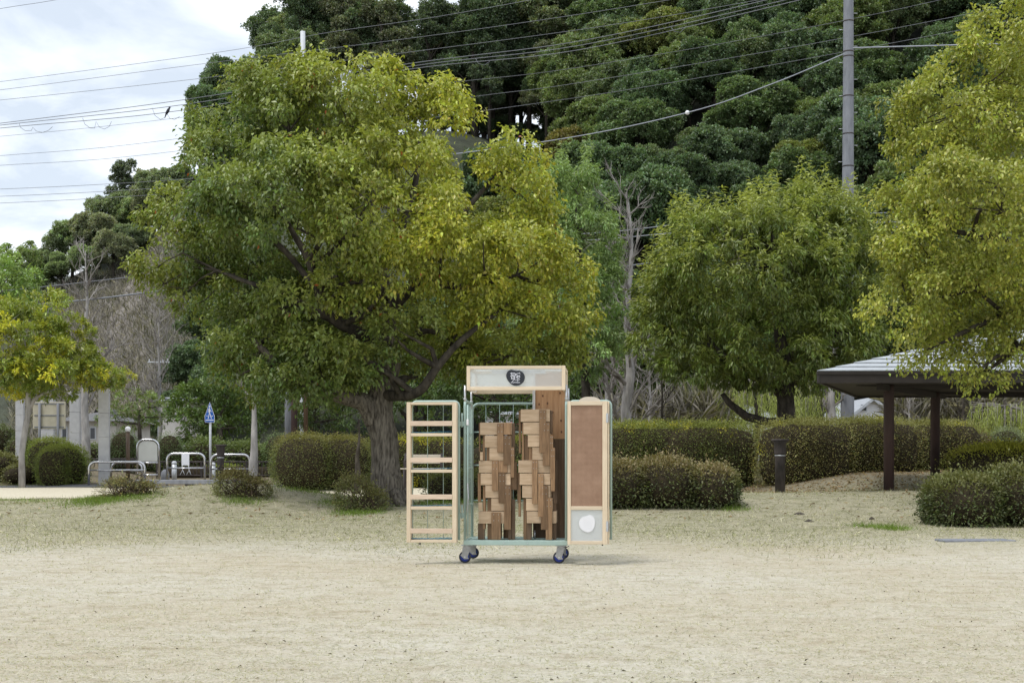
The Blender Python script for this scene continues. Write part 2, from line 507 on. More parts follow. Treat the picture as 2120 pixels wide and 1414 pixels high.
def ground_mat():
    m, n, l, b = new_mat('ground')
    b.inputs['Roughness'].default_value = 0.95
    b.inputs['Specular IOR Level'].default_value = 0.1
    tc = n.new('ShaderNodeTexCoord')

    def noise(scale, detail=6, rough=.6, vec=None):
        k = n.new('ShaderNodeTexNoise'); k.inputs['Scale'].default_value = scale
        k.inputs['Detail'].default_value = detail; k.inputs['Roughness'].default_value = rough
        l.new(vec or tc.outputs['Object'], k.inputs['Vector'])
        return k

    def ramp(src, stops):
        r = n.new('ShaderNodeValToRGB')
        e = r.color_ramp.elements
        e[0].position, e[0].color = stops[0][0], (*stops[0][1], 1)
        e[1].position, e[1].color = stops[-1][0], (*stops[-1][1], 1)
        for p_, c_ in stops[1:-1]:
            x = e.new(p_); x.color = (*c_, 1)
        l.new(src, r.inputs['Fac'])
        return r

    def mix(fac, a, b_, mode='MIX'):
        k = n.new('ShaderNodeMix'); k.data_type = 'RGBA'; k.blend_type = mode
        if isinstance(fac, float): k.inputs['Factor'].default_value = fac
        else: l.new(fac, k.inputs['Factor'])
        l.new(a, k.inputs['A']); l.new(b_, k.inputs['B'])
        return k.outputs['Result']
    big = noise(.35, 4)
    mid = noise(3.2, 6, .65)
    fine = noise(38, 5, .7)
    sand = ramp(fine.outputs['Fac'], [(.25, (.35, .325, .265)), (.42, (.478, .452, .38)), (.62, (.558, .53, .455))])
    sand2 = ramp(mid.outputs['Fac'], [(.3, (.84, .79, .72)), (.5, (1, .985, .96)), (.7, (1.02, 1.02, 1.02))])
    m9 = noise(8.5, 4, .6)
    sand3 = ramp(m9.outputs['Fac'], [(.32, (.79, .765, .71)), (.47, (1, 1, 1)), (.7, (1.04, 1.04, 1.04))])
    sandc = mix(1.0, sand.outputs[0], sand2.outputs[0], 'MULTIPLY')
    sandc = mix(1.0, sandc, sand3.outputs[0], 'MULTIPLY')
    mpv = n.new('ShaderNodeMapping'); mpv.inputs['Scale'].default_value = (.55, 1.6, 1)
    l.new(tc.outputs['Object'], mpv.inputs['Vector'])
    st = noise(2.2, 7, .72, mpv.outputs[0])
    sand4 = ramp(st.outputs['Fac'], [(.34, (.82, .79, .73)), (.46, (.99, .985, .97)), (.66, (1.02, 1.03, 1.03))])
    sandc = mix(1.0, sandc, sand4.outputs[0], 'MULTIPLY')
    lg = noise(.22, 3, .5)
    sand5 = ramp(lg.outputs['Fac'], [(.38, (.93, .89, .83)), (.6, (1.02, 1.02, 1.03))])
    sandc = mix(1.0, sandc, sand5.outputs[0], 'MULTIPLY')
    grass = ramp(fine.outputs['Fac'], [(.28, (.13, .122, .08)), (.45, (.31, .292, .21)), (.66, (.46, .44, .335))])
    gtone = ramp(mid.outputs['Fac'], [(.33, (.60, .61, .47)), (.52, (1, .98, .95)), (.75, (1.1, 1.02, .93))])
    grassc = mix(1.0, grass.outputs[0], gtone.outputs[0], 'MULTIPLY')
    green = ramp(fine.outputs['Fac'], [(.3, (.05, .07, .02)), (.6, (.17, .20, .06))])
    gm = noise(.8, 6, .7)
    gmask = ramp(gm.outputs['Fac'], [(.56, (0, 0, 0)), (.68, (.55, .55, .55))])
    grassc = mix(gmask.outputs[0], grassc, green.outputs[0])
    # where lawn takes over from trampled sand: about 18 m out, with a ragged edge
    sp = n.new('ShaderNodeSeparateXYZ'); l.new(tc.outputs['Object'], sp.inputs[0])
    wob = n.new('ShaderNodeMath'); wob.operation = 'MULTIPLY_ADD'
    wob.inputs[1].default_value = 3.0; wob.inputs[2].default_value = -1.5
    mw = noise(.9, 7, .7)
    l.new(mw.outputs['Fac'], wob.inputs[0])
    ad = n.new('ShaderNodeMath'); ad.operation = 'ADD'
    l.new(sp.outputs[1], ad.inputs[0]); l.new(wob.outputs[0], ad.inputs[1])
    mr = n.new('ShaderNodeMapRange'); mr.inputs['From Min'].default_value = 15.6; mr.inputs['From Max'].default_value = 21.5
    l.new(ad.outputs[0], mr.inputs['Value'])
    c = mix(mr.outputs[0], sandc, grassc)
    # bare leaf-strewn soil of the planted banks behind the path
    mr2 = n.new('ShaderNodeMapRange'); mr2.inputs['From Min'].default_value = 33.5; mr2.inputs['From Max'].default_value = 38
    l.new(ad.outputs[0], mr2.inputs['Value'])
    soil = ramp(fine.outputs['Fac'], [(.3, (.08, .066, .042)), (.65, (.25, .21, .145))])
    c = mix(mr2.outputs[0], c, soil.outputs[0])
    l.new(c, b.inputs['Base Color'])
    bp = n.new('ShaderNodeBump'); bp.inputs['Strength'].default_value = .55; bp.inputs['Distance'].default_value = .03
    hs = n.new('ShaderNodeMath'); hs.operation = 'ADD'
    l.new(mid.outputs['Fac'], hs.inputs[0]); l.new(fine.outputs['Fac'], hs.inputs[1])
    l.new(hs.outputs[0], bp.inputs['Height']); l.new(bp.outputs[0], b.inputs['Normal'])
    return m


def hill_mat():
    m, n, l, b = new_mat('hill_soil')
    b.inputs['Roughness'].default_value = 0.95
    at = n.new('ShaderNodeAttribute'); at.attribute_name = 'tint'
    tc = n.new('ShaderNodeTexCoord')
    nz = n.new('ShaderNodeTexNoise'); nz.inputs['Scale'].default_value = .55; nz.inputs['Detail'].default_value = 8
    nz.inputs['Roughness'].default_value = .75
    l.new(tc.outputs['Object'], nz.inputs['Vector'])
    rp = n.new('ShaderNodeValToRGB')
    rp.color_ramp.elements[0].position = .3; rp.color_ramp.elements[0].color = (.35, .35, .35, 1)
    rp.color_ramp.elements[1].position = .68; rp.color_ramp.elements[1].color = (1.25, 1.25, 1.25, 1)
    l.new(nz.outputs['Fac'], rp.inputs['Fac'])
    mx = n.new('ShaderNodeMix'); mx.data_type = 'RGBA'; mx.blend_type = 'MULTIPLY'; mx.inputs['Factor'].default_value = 1
    l.new(at.outputs['Color'], mx.inputs['A']); l.new(rp.outputs[0], mx.inputs['B'])
    l.new(mx.outputs['Result'], b.inputs['Base Color'])
    bp = n.new('ShaderNodeBump'); bp.inputs['Strength'].default_value = .8; bp.inputs['Distance'].default_value = .5
    l.new(nz.outputs['Fac'], bp.inputs['Height']); l.new(bp.outputs[0], b.inputs['Normal'])
    return m


# ================================================================ SETTING
def grid_mesh(name, xs, ys, zf, m, tintf=None):
    X, Y = np.meshgrid(xs, ys)
    Z = zf(X, Y)
    V = np.stack([X, Y, Z], -1).reshape(-1, 3)
    nx, ny = len(xs), len(ys)
    i = np.arange(ny - 1)[:, None] * nx + np.arange(nx - 1)[None, :]
    Fc = np.stack([i, i + 1, i + nx + 1, i + nx], -1).reshape(-1, 4)
    return np_mesh(name, V, Fc, m, tint=None if tintf is None else tintf(V[:, 0], V[:, 1]), smooth=True)


def ground_z(x, y):
    z = terrain(x, y)
    r = np.zeros_like(z)
    # trampled micro relief
    for fx, fy, a, ph in ((3.1, 2.3, .004, .3), (5.3, 6.1, .003, 1.1), (1.3, 1.7, .006, 2.0), (9.7, 8.3, .002, .7)):
        r += a * np.sin(fx * x + ph + 1.3 * np.sin(fy * .5 * y)) * np.cos(fy * y + ph)
    return z + r


xs = np.concatenate([np.linspace(-400, -40, 19)[:-1], np.linspace(-40, -16, 41)[:-1], np.linspace(-16, 16, 150),
                     np.linspace(16, 40, 41)[1:], np.linspace(40, 400, 19)[1:]])
ys = np.concatenate([np.linspace(-60, 2, 12)[:-1], np.linspace(2, 20, 110)[:-1], np.linspace(20, 52, 130), np.linspace(52, 110, 30)[1:],
                     np.linspace(110, 900, 12)[1:]])
ground = grid_mesh('ground', xs, ys, ground_z, ground_mat())
tag(ground, kind='structure')

# gravel path that crosses behind the mounds
M['path'] = mat('path', (0.62, 0.565, 0.44), (0.5, 0.45, 0.34), 0.95, 14, bump=0.3, spec=0.1)
pxs = np.linspace(-26, 4.6, 150)
pt = np.linspace(0, 1, 24)
X, T = np.meshgrid(pxs, pt)
near = 35.0 + 0.35 * np.sin(X * .8) + 0.25 * np.sin(X * 2.1 + 1)
Yp = near + T * (43.0 + 0.2 * np.sin(X * .7) - near)
Zp = terrain(X, Yp) + 0.012
nx, ny = len(pxs), len(pt)
ii = np.arange(ny - 1)[:, None] * nx + np.arange(nx - 1)[None, :]
path = np_mesh('path', np.stack([X, Yp, Zp], -1).reshape(-1, 3), np.stack([ii, ii + 1, ii + nx + 1, ii + nx], -1).reshape(-1, 4), M['path'], smooth=True)
tag(path, kind='structure')
# grey asphalt strip at the far side of the path
M['asphalt'] = mat('asphalt', (0.16, 0.16, 0.165), (0.11, 0.11, 0.115), 0.9, 30, bump=0.2)
X, T = np.meshgrid(np.linspace(-18, -7.0, 90), np.linspace(0, 1, 8))
Yp = 43.0 + T * 1.3
Zp = terrain(X, Yp) + 0.02
ii = np.arange(7)[:, None] * 90 + np.arange(89)[None, :]
road = np_mesh('pavement', np.stack([X, Yp, Zp], -1).reshape(-1, 3), np.stack([ii, ii + 1, ii + 91, ii + 90], -1).reshape(-1, 4), M['asphalt'], smooth=True)
tag(road, kind='structure')

# hill: ridge profile read off the photograph as (column, row of the bare ground on the ridge)
RIDGE_PX = np.array([-700, -300, 0, 150, 250, 330, 430, 520, 620, 750, 1000, 1130, 1230, 1350, 1500, 1700, 2200, 2900], float)
RIDGE_PY = np.array([700, 660, 640, 600, 545, 510, 330, 262, 205, 285, 300, 292, 150, 30, -80, -170, -260, -200], float)
YR, YB = 205.0, 92.0


def ridge_z(x):
    px = CX + x * F / YR
    py = np.interp(px, RIDGE_PX, RIDGE_PY)
    return CH - (py - HY) * YR / F


def hill_z(x, y):
    x = np.asarray(x, float); y = np.asarray(y, float)
    # look the ridge up along the line of sight fan so that spurs run down towards the valley
    xr = x * (0.35 + 0.65 * YR / np.maximum(y, 60.0))
    rz = ridge_z(xr)
    t = (y - YB) / (YR - YB)
    up = np.clip(t, 0, 1)
    z = -1.2 + (rz + 1.2) * (0.35 * up + 0.65 * sm(up))
    back = np.maximum(0, t - 1)
    z = z - back * 70 * np.clip(back, .15, 1)
    z = z + 1.5 * np.sin(x * .13 + y * .05) * np.clip(t, 0, .8) + 1.0 * np.sin(x * .31 - y * .11) * np.clip(t, 0, .8)
    return z


def hill_tint(x, y):
    px = CX + x * F / np.maximum(y, 1)
    c = np.zeros((len(x), 3)); c[:] = (.062, .072, .042)
    bare = sm((355 - px) / 60) * sm((px - 40) / 80) * sm((172 - y) / 14) * sm((y - 96) / 8)
    c = c * (1 - bare[:, None]) + np.array([.24, .215, .19]) * bare[:, None]
    return c


hill = grid_mesh('hill', np.linspace(-200, 240, 220), np.linspace(88, 330, 120), hill_z, hill_mat(), hill_tint)
tag(hill, kind='structure')


# ================================================================ FOLIAGE
def unit(a):
    return a / np.maximum(np.linalg.norm(a, axis=-1, keepdims=True), 1e-9)


def leaf_arrays(Pb, D, L, W, rng, fold=0.12, curl=0.15, up=(0, 0, 1)):
    """Pb (n,3) bases, D unit directions, L,W (n,) sizes -> verts (4n,3), tris (2n,3)"""
    n = len(Pb)
    S = unit(np.cross(D, np.asarray(up, float) + rng.normal(0, .45, (n, 3))))
    N = np.cross(S, D)
    L_ = L[:, None]; W_ = W[:, None]
    v = np.empty((n, 4, 3))
    v[:, 0] = Pb
    mid = Pb + D * L_ * .45
    v[:, 1] = mid + S * W_ * .5 + N * W_ * fold
    v[:, 2] = Pb + D * L_ - N * L_ * curl
    v[:, 3] = mid - S * W_ * .5 + N * W_ * fold
    b = np.arange(n)[:, None] * 4
    f = np.concatenate([b + np.array([0, 1, 2]), b + np.array([0, 2, 3])], 0)
    return v.reshape(-1, 3), f


LEAF_GAIN = np.array([1.23, 1.28, 1.2])


def make_leaves(name, parent, Pb, D, L, W, tint, rng, m='leaf', **k):
    tint = np.clip(tint * LEAF_GAIN, 0, .75)
    V, Fc = leaf_arrays(Pb, D, L, W, rng, **k)
    return np_mesh(name, V, Fc, M[m], parent, tint=np.repeat(tint, 4, 0))


def crown_points(lobes, rng, clump_r, cover=1.0, shoots=14, leaves=9, droop=.5, tip=.05, inner=.12, under=.35, flat=.75, hole=.0, jd=.5):
    """lobes (k,6): centres and radii.  returns leaf bases, directions, clump index per leaf, clump centres, upward share (for fresh, lit-toned tips)"""
    lobes = np.asarray(lobes, float)
    C = []; O = []
    for i, lb in enumerate(lobes):
        c, r = lb[:3], lb[3:]
        area = 4 * math.pi * ((r[0] * r[1]) ** 1.6 / 3 + (r[0] * r[2]) ** 1.6 / 3 + (r[1] * r[2]) ** 1.6 / 3) ** (1 / 1.6)
        n = max(4, int(cover * area / (clump_r ** 2 * 1.9)))
        u = unit(rng.normal(size=(n, 3)))
        fr = np.where(rng.random(n) < inner, rng.uniform(.35, .75, n), rng.uniform(.80, 1.0, n))
        p = c + u * r * fr[:, None]
        keep = ~((u[:, 2] < -.45) & (rng.random(n) > under))
        for j, l2 in enumerate(lobes):
            if j == i: continue
            q = np.linalg.norm((p - l2[:3]) / l2[3:], axis=1)
            keep &= ~((q < .72) & (rng.random(n) > inner))
        if hole > 0: keep &= rng.random(n) > hole
        C.append(p[keep]); O.append(u[keep])
    C = np.concatenate(C); O = np.concatenate(O)
    nc = len(C)
    cr = clump_r * rng.uniform(.65, 1.3, nc)
    v = unit(rng.normal(size=(nc, shoots, 3)) + np.array([0, 0, .55]) + O[:, None, :] * .7)
    tipp = C[:, None, :] + v * (cr[:, None, None] * rng.uniform(.5, 1.05, (nc, shoots, 1))) * np.array([1, 1, flat])
    d = unit(v[:, :, None, :] * .7 + rng.normal(0, jd, (nc, shoots, leaves, 3)) + np.array([0, 0, -droop]))
    Pb = tipp[:, :, None, :] + rng.normal(0, tip, (nc, shoots, leaves, 3))
    fresh = np.broadcast_to(np.clip(v[:, :, None, 2], 0, 1), (nc, shoots, leaves))
    idx = np.broadcast_to(np.arange(nc)[:, None, None], (nc, shoots, leaves))
    return Pb.reshape(-1, 3), d.reshape(-1, 3), idx.reshape(-1), C, fresh.reshape(-1)


def px_lobes(lst, Y):
    """(px,py,rx,ry,dY[,rY]) rows in photograph pixels -> ellipsoids in metres at depth Y+dY"""
    out = []
    for r in lst:
        px, py, rx, ry, dy = r[:5]
        y = Y + dy
        c = P(px, py, y)
        k = y / F
        ry_ = r[5] if len(r) > 5 else (rx * k) * .9
        out.append((c.x, c.y, c.z, rx * k, ry_, ry * k))
    return np.array(out)


def branchy(skel, lobes, clumps, rng, r_limb=.05, r_twig=.012, frac=.5, nlobe=2):
    """skel: list of (points, radii) world; returns MB of limbs from the skeleton to the lobes and twigs to clumps"""
    mb = MB()
    pts = []; rad = []
    for p_, r_ in skel:
        for k in range(len(p_) - 1):
            for t in (0, .33, .66):
                pts.append(p_[k].lerp(p_[k + 1], t)); rad.append(r_[k] * (1 - t) + r_[k + 1] * t)
        pts.append(p_[-1]); rad.append(r_[-1])
    base_n = len(pts)
    A = np.array(pts)
    ends = []
    for lb in lobes:
        c = Vector(lb[:3])
        for _ in range(nlobe):
            tgt = c + Vector(rng.normal(0, .45, 3)) * float(min(lb[3:])) * .8
            cost = np.linalg.norm(A - np.array(tgt), axis=1) + 0.6 * np.maximum(0, A[:, 2] - tgt.z + .3)
            i = int(np.argmin(cost))
            s0 = Vector(A[i]); ln = (tgt - s0).length
            if ln < .15: continue
            bend = Vector(rng.normal(0, .12, 3)) * ln
            q = [s0, s0.lerp(tgt, .35) + bend + Vector((0, 0, .05 * ln)), s0.lerp(tgt, .7) + bend * .6, tgt]
            r0 = min(rad[i] * .8, r_limb * (1 + .35 * ln))
            rr = [r0, r0 * .75, r0 * .5, r0 * .28]
            mb.tube(q, rr, 6, cap=False)
            for k in range(3):
                for t in (0, .5):
                    ends.append((q[k].lerp(q[k + 1], t), rr[k]))
            ends.append((q[-1], rr[-1]))
    E = np.array([list(e[0]) for e in ends] + [list(p_) for p_ in pts[base_n // 3:]])
    n = len(clumps)
    for ci in rng.choice(n, int(n * frac), replace=False):
        c = clumps[ci]
        i = int(np.argmin(np.linalg.norm(E - c, axis=1) + .4 * np.maximum(0, E[:, 2] - c[2])))
        s0 = Vector(E[i]); tg = Vector(c)
        ln = (tg - s0).length
        if ln < .1 or ln > 4.5: continue
        b_ = Vector(rng.normal(0, .1, 3)) * ln
        mb.tube([s0, s0.lerp(tg, .5) + b_, tg], [r_twig * (1 + .4 * ln), r_twig * .8, r_twig * .4], 4, cap=False)
    return mb


def noisy_trunk(mb, pts, rad, n=40, sub=14, amp=.08, freq=9.0, flare=None):
    """tube with furrowed bark relief"""
    P_ = [Vector(p) for p in pts]
    fine = []; fr = []
    for k in range(len(P_) - 1):
        a = P_[max(k - 1, 0)]; b = P_[k]; c = P_[k + 1]; d = P_[min(k + 2, len(P_) - 1)]
        for j in range(sub):
            t = j / sub
            fine.append(.5 * ((2 * b) + (c - a) * t + (2 * a - 5 * b + 4 * c - d) * t * t + (3 * b - a - 3 * c + d) * t ** 3))
            fr.append(rad[k] * (1 - t) + rad[k + 1] * t)
    fine.append(P_[-1]); fr.append(rad[-1])
    b0 = len(mb.v)
    mb.tube(fine, fr, n, cap=True)
    for i in range(len(fine)):
        for k in range(n):
            q = Vector(mb.v[b0 + i * n + k])
            c = fine[i]
            o = (q - c)
            h = mnoise.noise(Vector((q.x * freq, q.y * freq, q.z * freq * .22)))
            h2 = mnoise.noise(Vector((q.x * freq * 2.4, q.y * freq * 2.4, q.z * freq * .55 + 7)))
            h3 = mnoise.noise(Vector((q.x * 2.2, q.y * 2.2, q.z * 2.2)))
            s = 1 + amp * (-abs(h) * 1.6 - abs(h2) * .8 + .75) + amp * 1.2 * h3
            mb.v[b0 + i * n + k] = tuple(c + o * s)
    return mb


def tint_of(base, idx, nclump, rng, cl=.22, lf=.16, fresh=None, fresh_lit_col=None):
    base = np.asarray(base, float)
    if base.ndim == 1: base = np.broadcast_to(base, (nclump, 3))
    c = base * np.exp(rng.normal(0, cl, (nclump, 1)))
    t = c[idx] * np.exp(rng.normal(0, lf, (len(idx), 1))) * np.exp(rng.normal(0, .06, (len(idx), 3)))
    if fresh is not None and fresh_lit_col is not None:
        w = (fresh[:, None] ** 1.5) * .5
        t = t * (1 - w) + np.asarray(fresh_lit_col) * w  # upward tips lightened: new growth, and lit crown tops painted in
    return t


# ---------------------------------------------------------------- the big camphor-like tree in the middle
def main_tree():
    rng = np.random.default_rng(11)
    Y = 28.0
    base = G(800, Y)
    root = thing('broadleaf_tree', 'largest tree, yellow-green round crown over a thick furrowed trunk behind the trolley', 'tree', base)
    LB = [(690, 260, 175, 130, 0), (510, 275, 110, 98, .3), (585, 185, 120, 75, .2), (790, 175, 80, 78, .2), (895, 250, 95, 75, .3), (680, 165, 100, 60, 0),
          (430, 400, 105, 115, -.8), (375, 545, 85, 90, 0), (590, 420, 165, 130, -2.0), (800, 420, 175, 140, -2.1), (345, 430, 45, 70, .5),
          (1060, 385, 85, 112, 0), (1085, 520, 105, 90, -.3), (950, 500, 140, 110, -1.6), (1140, 640, 95, 85, 0), (1175, 560, 55, 60, .3),
          (530, 590, 120, 90, .2), (520, 710, 75, 75, .2), (700, 690, 130, 85, .9), (1030, 680, 120, 80, .1), (395, 620, 60, 45, .2),
          (620, 765, 100, 50, .3), (900, 640, 110, 85, 1.8), (1060, 745, 110, 38, .6), (660, 735, 70, 40, -1.3), (700, 600, 75, 45, -1.7), (575, 640, 60, 40, -1.5), (840, 690, 70, 45, -1.4), (760, 740, 60, 40, -1.2),
          (700, 420, 260, 200, 2.6), (600, 640, 190, 110, 2.4), (950, 600, 170, 130, 2.6), (860, 775, 60, 35, 1.2), (720, 800, 70, 35, 1.0), (1170, 690, 70, 60, .3), (1085, 735, 115, 45, .6), (960, 765, 85, 32, .9), (500, 765, 55, 45, .5), (580, 805, 65, 34, .6), (330, 590, 50, 50, .2), (610, 785, 95, 52, -.8), (520, 740, 80, 72, -.5), (690, 770, 80, 45, -.9), (800, 560, 70, 50, -1.6)]
    LB = [(a, b + (14 if b < 230 else 0), max(26, c - 17), max(22, d - 17), e) for a, b, c, d, e in LB]
    lobes = px_lobes(LB, Y)
    Pb, D, idx, C, fresh = crown_points(lobes, rng, .44, .95, 22, 13, droop=.6, tip=.065, inner=.10, under=.6, hole=.12, jd=.55)
    pxc = CX + C[:, 0] * F / C[:, 1]; pyc = HY - (C[:, 2] - CH) * F / C[:, 1]
    yel = np.clip((pxc - 560) / 380, 0, 1) * np.clip((860 - pyc) / 260, 0, 1) * .80 + .04
    yel = yel + .45 * np.clip((230 - pyc) / 120, 0, 1) + .4 * np.clip((420 - pxc) / 120, 0, 1)
    yel = np.clip(yel + rng.normal(0, .09, len(C)), 0, 1)[:, None]
    colr = np.array([.096, .135, .040]) * (1 - yel) + np.array([.335, .325, .045]) * yel
    t = tint_of(colr, idx, len(C), rng, .10, .22, fresh, (.37, .40, .12))
    red = rng.random(len(t)) < .0018
    t[red] = np.array([.33, .09, .03])
    n = len(Pb)
    L = rng.uniform(.075, .125, n); W = L * rng.uniform(.42, .6, n)
    make_leaves('crown', root, Pb, D, L, W, t, rng, curl=.2)
    q = lambda px, py, dy: P(px, py, Y + dy)
    k = Y / F
    trunk_p = [G(806, Y, -.12), q(803, 1030, 0), q(799, 975, 0), q(796, 910, 0), q(786, 862, 0), q(790, 815, .05), q(805, 760, .1), q(806, 700, .15), q(800, 640, .2), q(793, 560, .3), q(775, 480, .3), q(765, 380, .3), q(770, 270, .3)]
    trunk_r = [46 * k, 34 * k, 29 * k, 27 * k, 28 * k, 25 * k, 22 * k, 19 * k, 17 * k, 13 * k, 9 * k, 6 * k, 3 * k]
    limbs = [([q(778, 872, -.05), q(755, 835, -.15), q(715, 822, -.3), q(660, 806, -.5), q(610, 778, -.7), q(565, 742, -.8), q(520, 700, -.8)], [22, 19, 16, 13, 10, 8, 4]),
             ([q(800, 818, -.1), q(845, 818, -.5), q(876, 802, -.7), q(905, 760, -.8), q(960, 700, -.8), q(1040, 640, -.6)], [12, 11, 10, 8, 6, 3]),
             ([q(800, 655, 0), q(835, 612, -.1), q(872, 570, -.2), q(905, 500, -.3), q(960, 440, -.3), q(1030, 360, -.2)], [13, 12, 10, 8, 6, 3]),
             ([q(872, 570, -.2), q(930, 592, -.4), q(990, 590, -.5), q(1070, 570, -.5)], [8, 7, 5, 3]),
             ([q(802, 720, 0), q(745, 690, -.5), q(690, 660, -.8), q(655, 600, -.9), q(640, 540, -.9), q(600, 470, -.8), q(560, 380, -.5)], [14, 12, 10, 9, 8, 5, 3]),
             ([q(690, 660, -.8), q(640, 640, -.9), q(580, 600, -1), q(530, 590, -1), q(450, 560, -.6)], [9, 8, 6, 5, 3]),
             ([q(800, 620, .1), q(740, 560, -.2), q(690, 490, -.3), q(640, 380, -.2), q(600, 270, 0)], [11, 10, 8, 6, 3]),
             ([q(793, 560, .3), q(830, 480, .3), q(860, 380, .3), q(870, 280, .3)], [9, 8, 6, 3]),
             ([q(806, 760, .1), q(850, 700, .2), q(905, 690, .2), q(980, 760, .3)], [8, 7, 5, 3]),
             ([q(655, 600, -.9), q(590, 520, -.6), q(500, 440, -.4), q(430, 340, -.2)], [7, 6, 5, 3])]
    mb = MB()
    noisy_trunk(mb, trunk_p[:8], trunk_r[:8], 56, 12, .10, 7.5)
    mb.tube(trunk_p[7:], trunk_r[7:], 12)
    noisy_trunk(mb, limbs[0][0], [r * k for r in limbs[0][1]], 24, 8, .08, 9)
    for p_, r_ in limbs[1:]:
        lm = MB(); noisy_trunk(lm, p_, [r * k for r in r_], 12, 5, .07, 9); lm.build('limb', M['bark_dark'], root)  # darker bark here stands in for the shade inside the crown
    # root flare
    for a in np.linspace(0, 6.28, 8)[:-1]:
        d = Vector((math.cos(a), math.sin(a), 0)); b = Vector(base)
        mb.tube([b + d * .28 + Vector((0, 0, .28)), b + d * .42 + Vector((0, 0, .06)), b + d * .6 + Vector((0, 0, -.06))], [.13, .11, .04], 8)
    mb.build('trunk', M['bark'], root)
    sk = [(trunk_p[5:], trunk_r[5:])] + [(p_, [r * k for r in r_]) for p_, r_ in limbs]
    branchy(sk, lobes, C, rng, .045, .012, .4, 2).build('branches', M['bark_dark'], root, kind='stuff')


main_tree()


# ---------------------------------------------------------------- yellow-green tree at the right edge, in front of the shelter
def right_tree():
    rng = np.random.default_rng(12)
    Y = 25.5
    base = G(2330, Y)
    root = thing('broadleaf_tree', 'yellow-green leafy tree cut by the right edge, hanging over the shelter roof', 'tree', base)
    LB = [(2130, 90, 120, 120, 0), (2010, 250, 130, 110, 0), (1935, 360, 85, 100, 0), (1900, 260, 50, 70, .2), (2070, 420, 170, 140, -1.2), (1950, 500, 110, 90, -.3),
          (1885, 640, 85, 60, 0), (2010, 620, 130, 80, -.6), (2130, 560, 110, 110, -1), (1990, 720, 75, 45, 0), (2080, 705, 110, 45, .3),
          (2200, 300, 160, 240, 1.5), (2060, 560, 180, 170, 1.5), (2200, 650, 90, 80, 0), (2040, 130, 60, 70, .5), (1870, 460, 40, 60, .4)]
    lobes = px_lobes(LB, Y)
    Pb, D, idx, C, fresh = crown_points(lobes, rng, .38, .85, 20, 12, droop=.5, tip=.06, inner=.14, under=.6, hole=.1, jd=.6)
    # loose sprays hanging over the roof
    SP = [(1895, 735, 40, 40, -.3), (1925, 765, 45, 20, -.3), (1990, 770, 50, 22, -.3), (2050, 760, 60, 25, -.2), (2085, 720, 60, 40, -.4), (2030, 795, 40, 14, -.3), (2110, 660, 40, 40, -.5)]
    P2, D2, i2, C2, f2 = crown_points(px_lobes(SP, Y), rng, .22, .7, 7, 6, droop=.6, tip=.05, inner=.3, under=1, hole=.35)
    Pb = np.concatenate([Pb, P2]); D = np.concatenate([D, D2]); idx = np.concatenate([idx, i2 + len(C)]); fresh = np.concatenate([fresh, f2]); C = np.concatenate([C, C2])
    yel = np.clip(.62 + rng.normal(0, .10, len(C)), 0, 1)[:, None]
    colr = np.array([.135, .17, .042]) * (1 - yel) + np.array([.34, .335, .06]) * yel
    t = tint_of(colr, idx, len(C), rng, .14, .22, fresh, (.36, .37, .13))
    n = len(Pb)
    L = rng.uniform(.06, .1, n); W = L * rng.uniform(.48, .65, n)
    make_leaves('crown', root, Pb, D, L, W, t, rng, curl=.2)
    q = lambda px, py, dy: P(px, py, Y + dy)
    k = Y / F
    tp = [Vector(base) + Vector((0, 0, -.1)), q(2325, 900, 0), q(2310, 750, 0), q(2290, 560, 0), q(2270, 350, 0), q(2250, 150, 0)]
    tr = [34 * k, 28 * k, 25 * k, 19 * k, 12 * k, 5 * k]
    limbs = [([q(2305, 720, 0), q(2200, 700, -.2), q(2110, 720, -.3), q(2040, 770, -.4)], [12, 9, 6, 3]),
             ([q(2290, 600, 0), q(2180, 640, -.2), q(2080, 650, -.3), q(1990, 690, -.3), q(1930, 720, -.3)], [13, 10, 7, 5, 2]),
             ([q(2285, 560, 0), q(2180, 540, -.2), q(2080, 500, -.4), q(1980, 480, -.3), q(1920, 440, -.2)], [13, 10, 8, 5, 3]),
             ([q(2270, 380, 0), q(2170, 330, -.2), q(2090, 270, -.2), q(2030, 220, -.1)], [10, 8, 5, 3]),
             ([q(2080, 650, -.3), q(2020, 600, -.3), q(1930, 620, -.2)], [5, 4, 2]),
             ([q(2110, 720, -.3), q(2060, 740, -.5), q(2030, 765, -.5)], [5, 4, 2])]
    mb = MB()
    mb.tube(tp, tr, 18)
    for p_, r_ in limbs: mb.tube(p_, [r * k for r in r_], 9)
    mb.build('trunk', M['bark_dark'], root)
    branchy([(tp[2:], tr[2:])] + [(p_, [r * k for r in r_]) for p_, r_ in limbs], lobes, C, rng, .035, .009, .6, 3).build('branches', M['bark_dark'], root, kind='stuff')


right_tree()


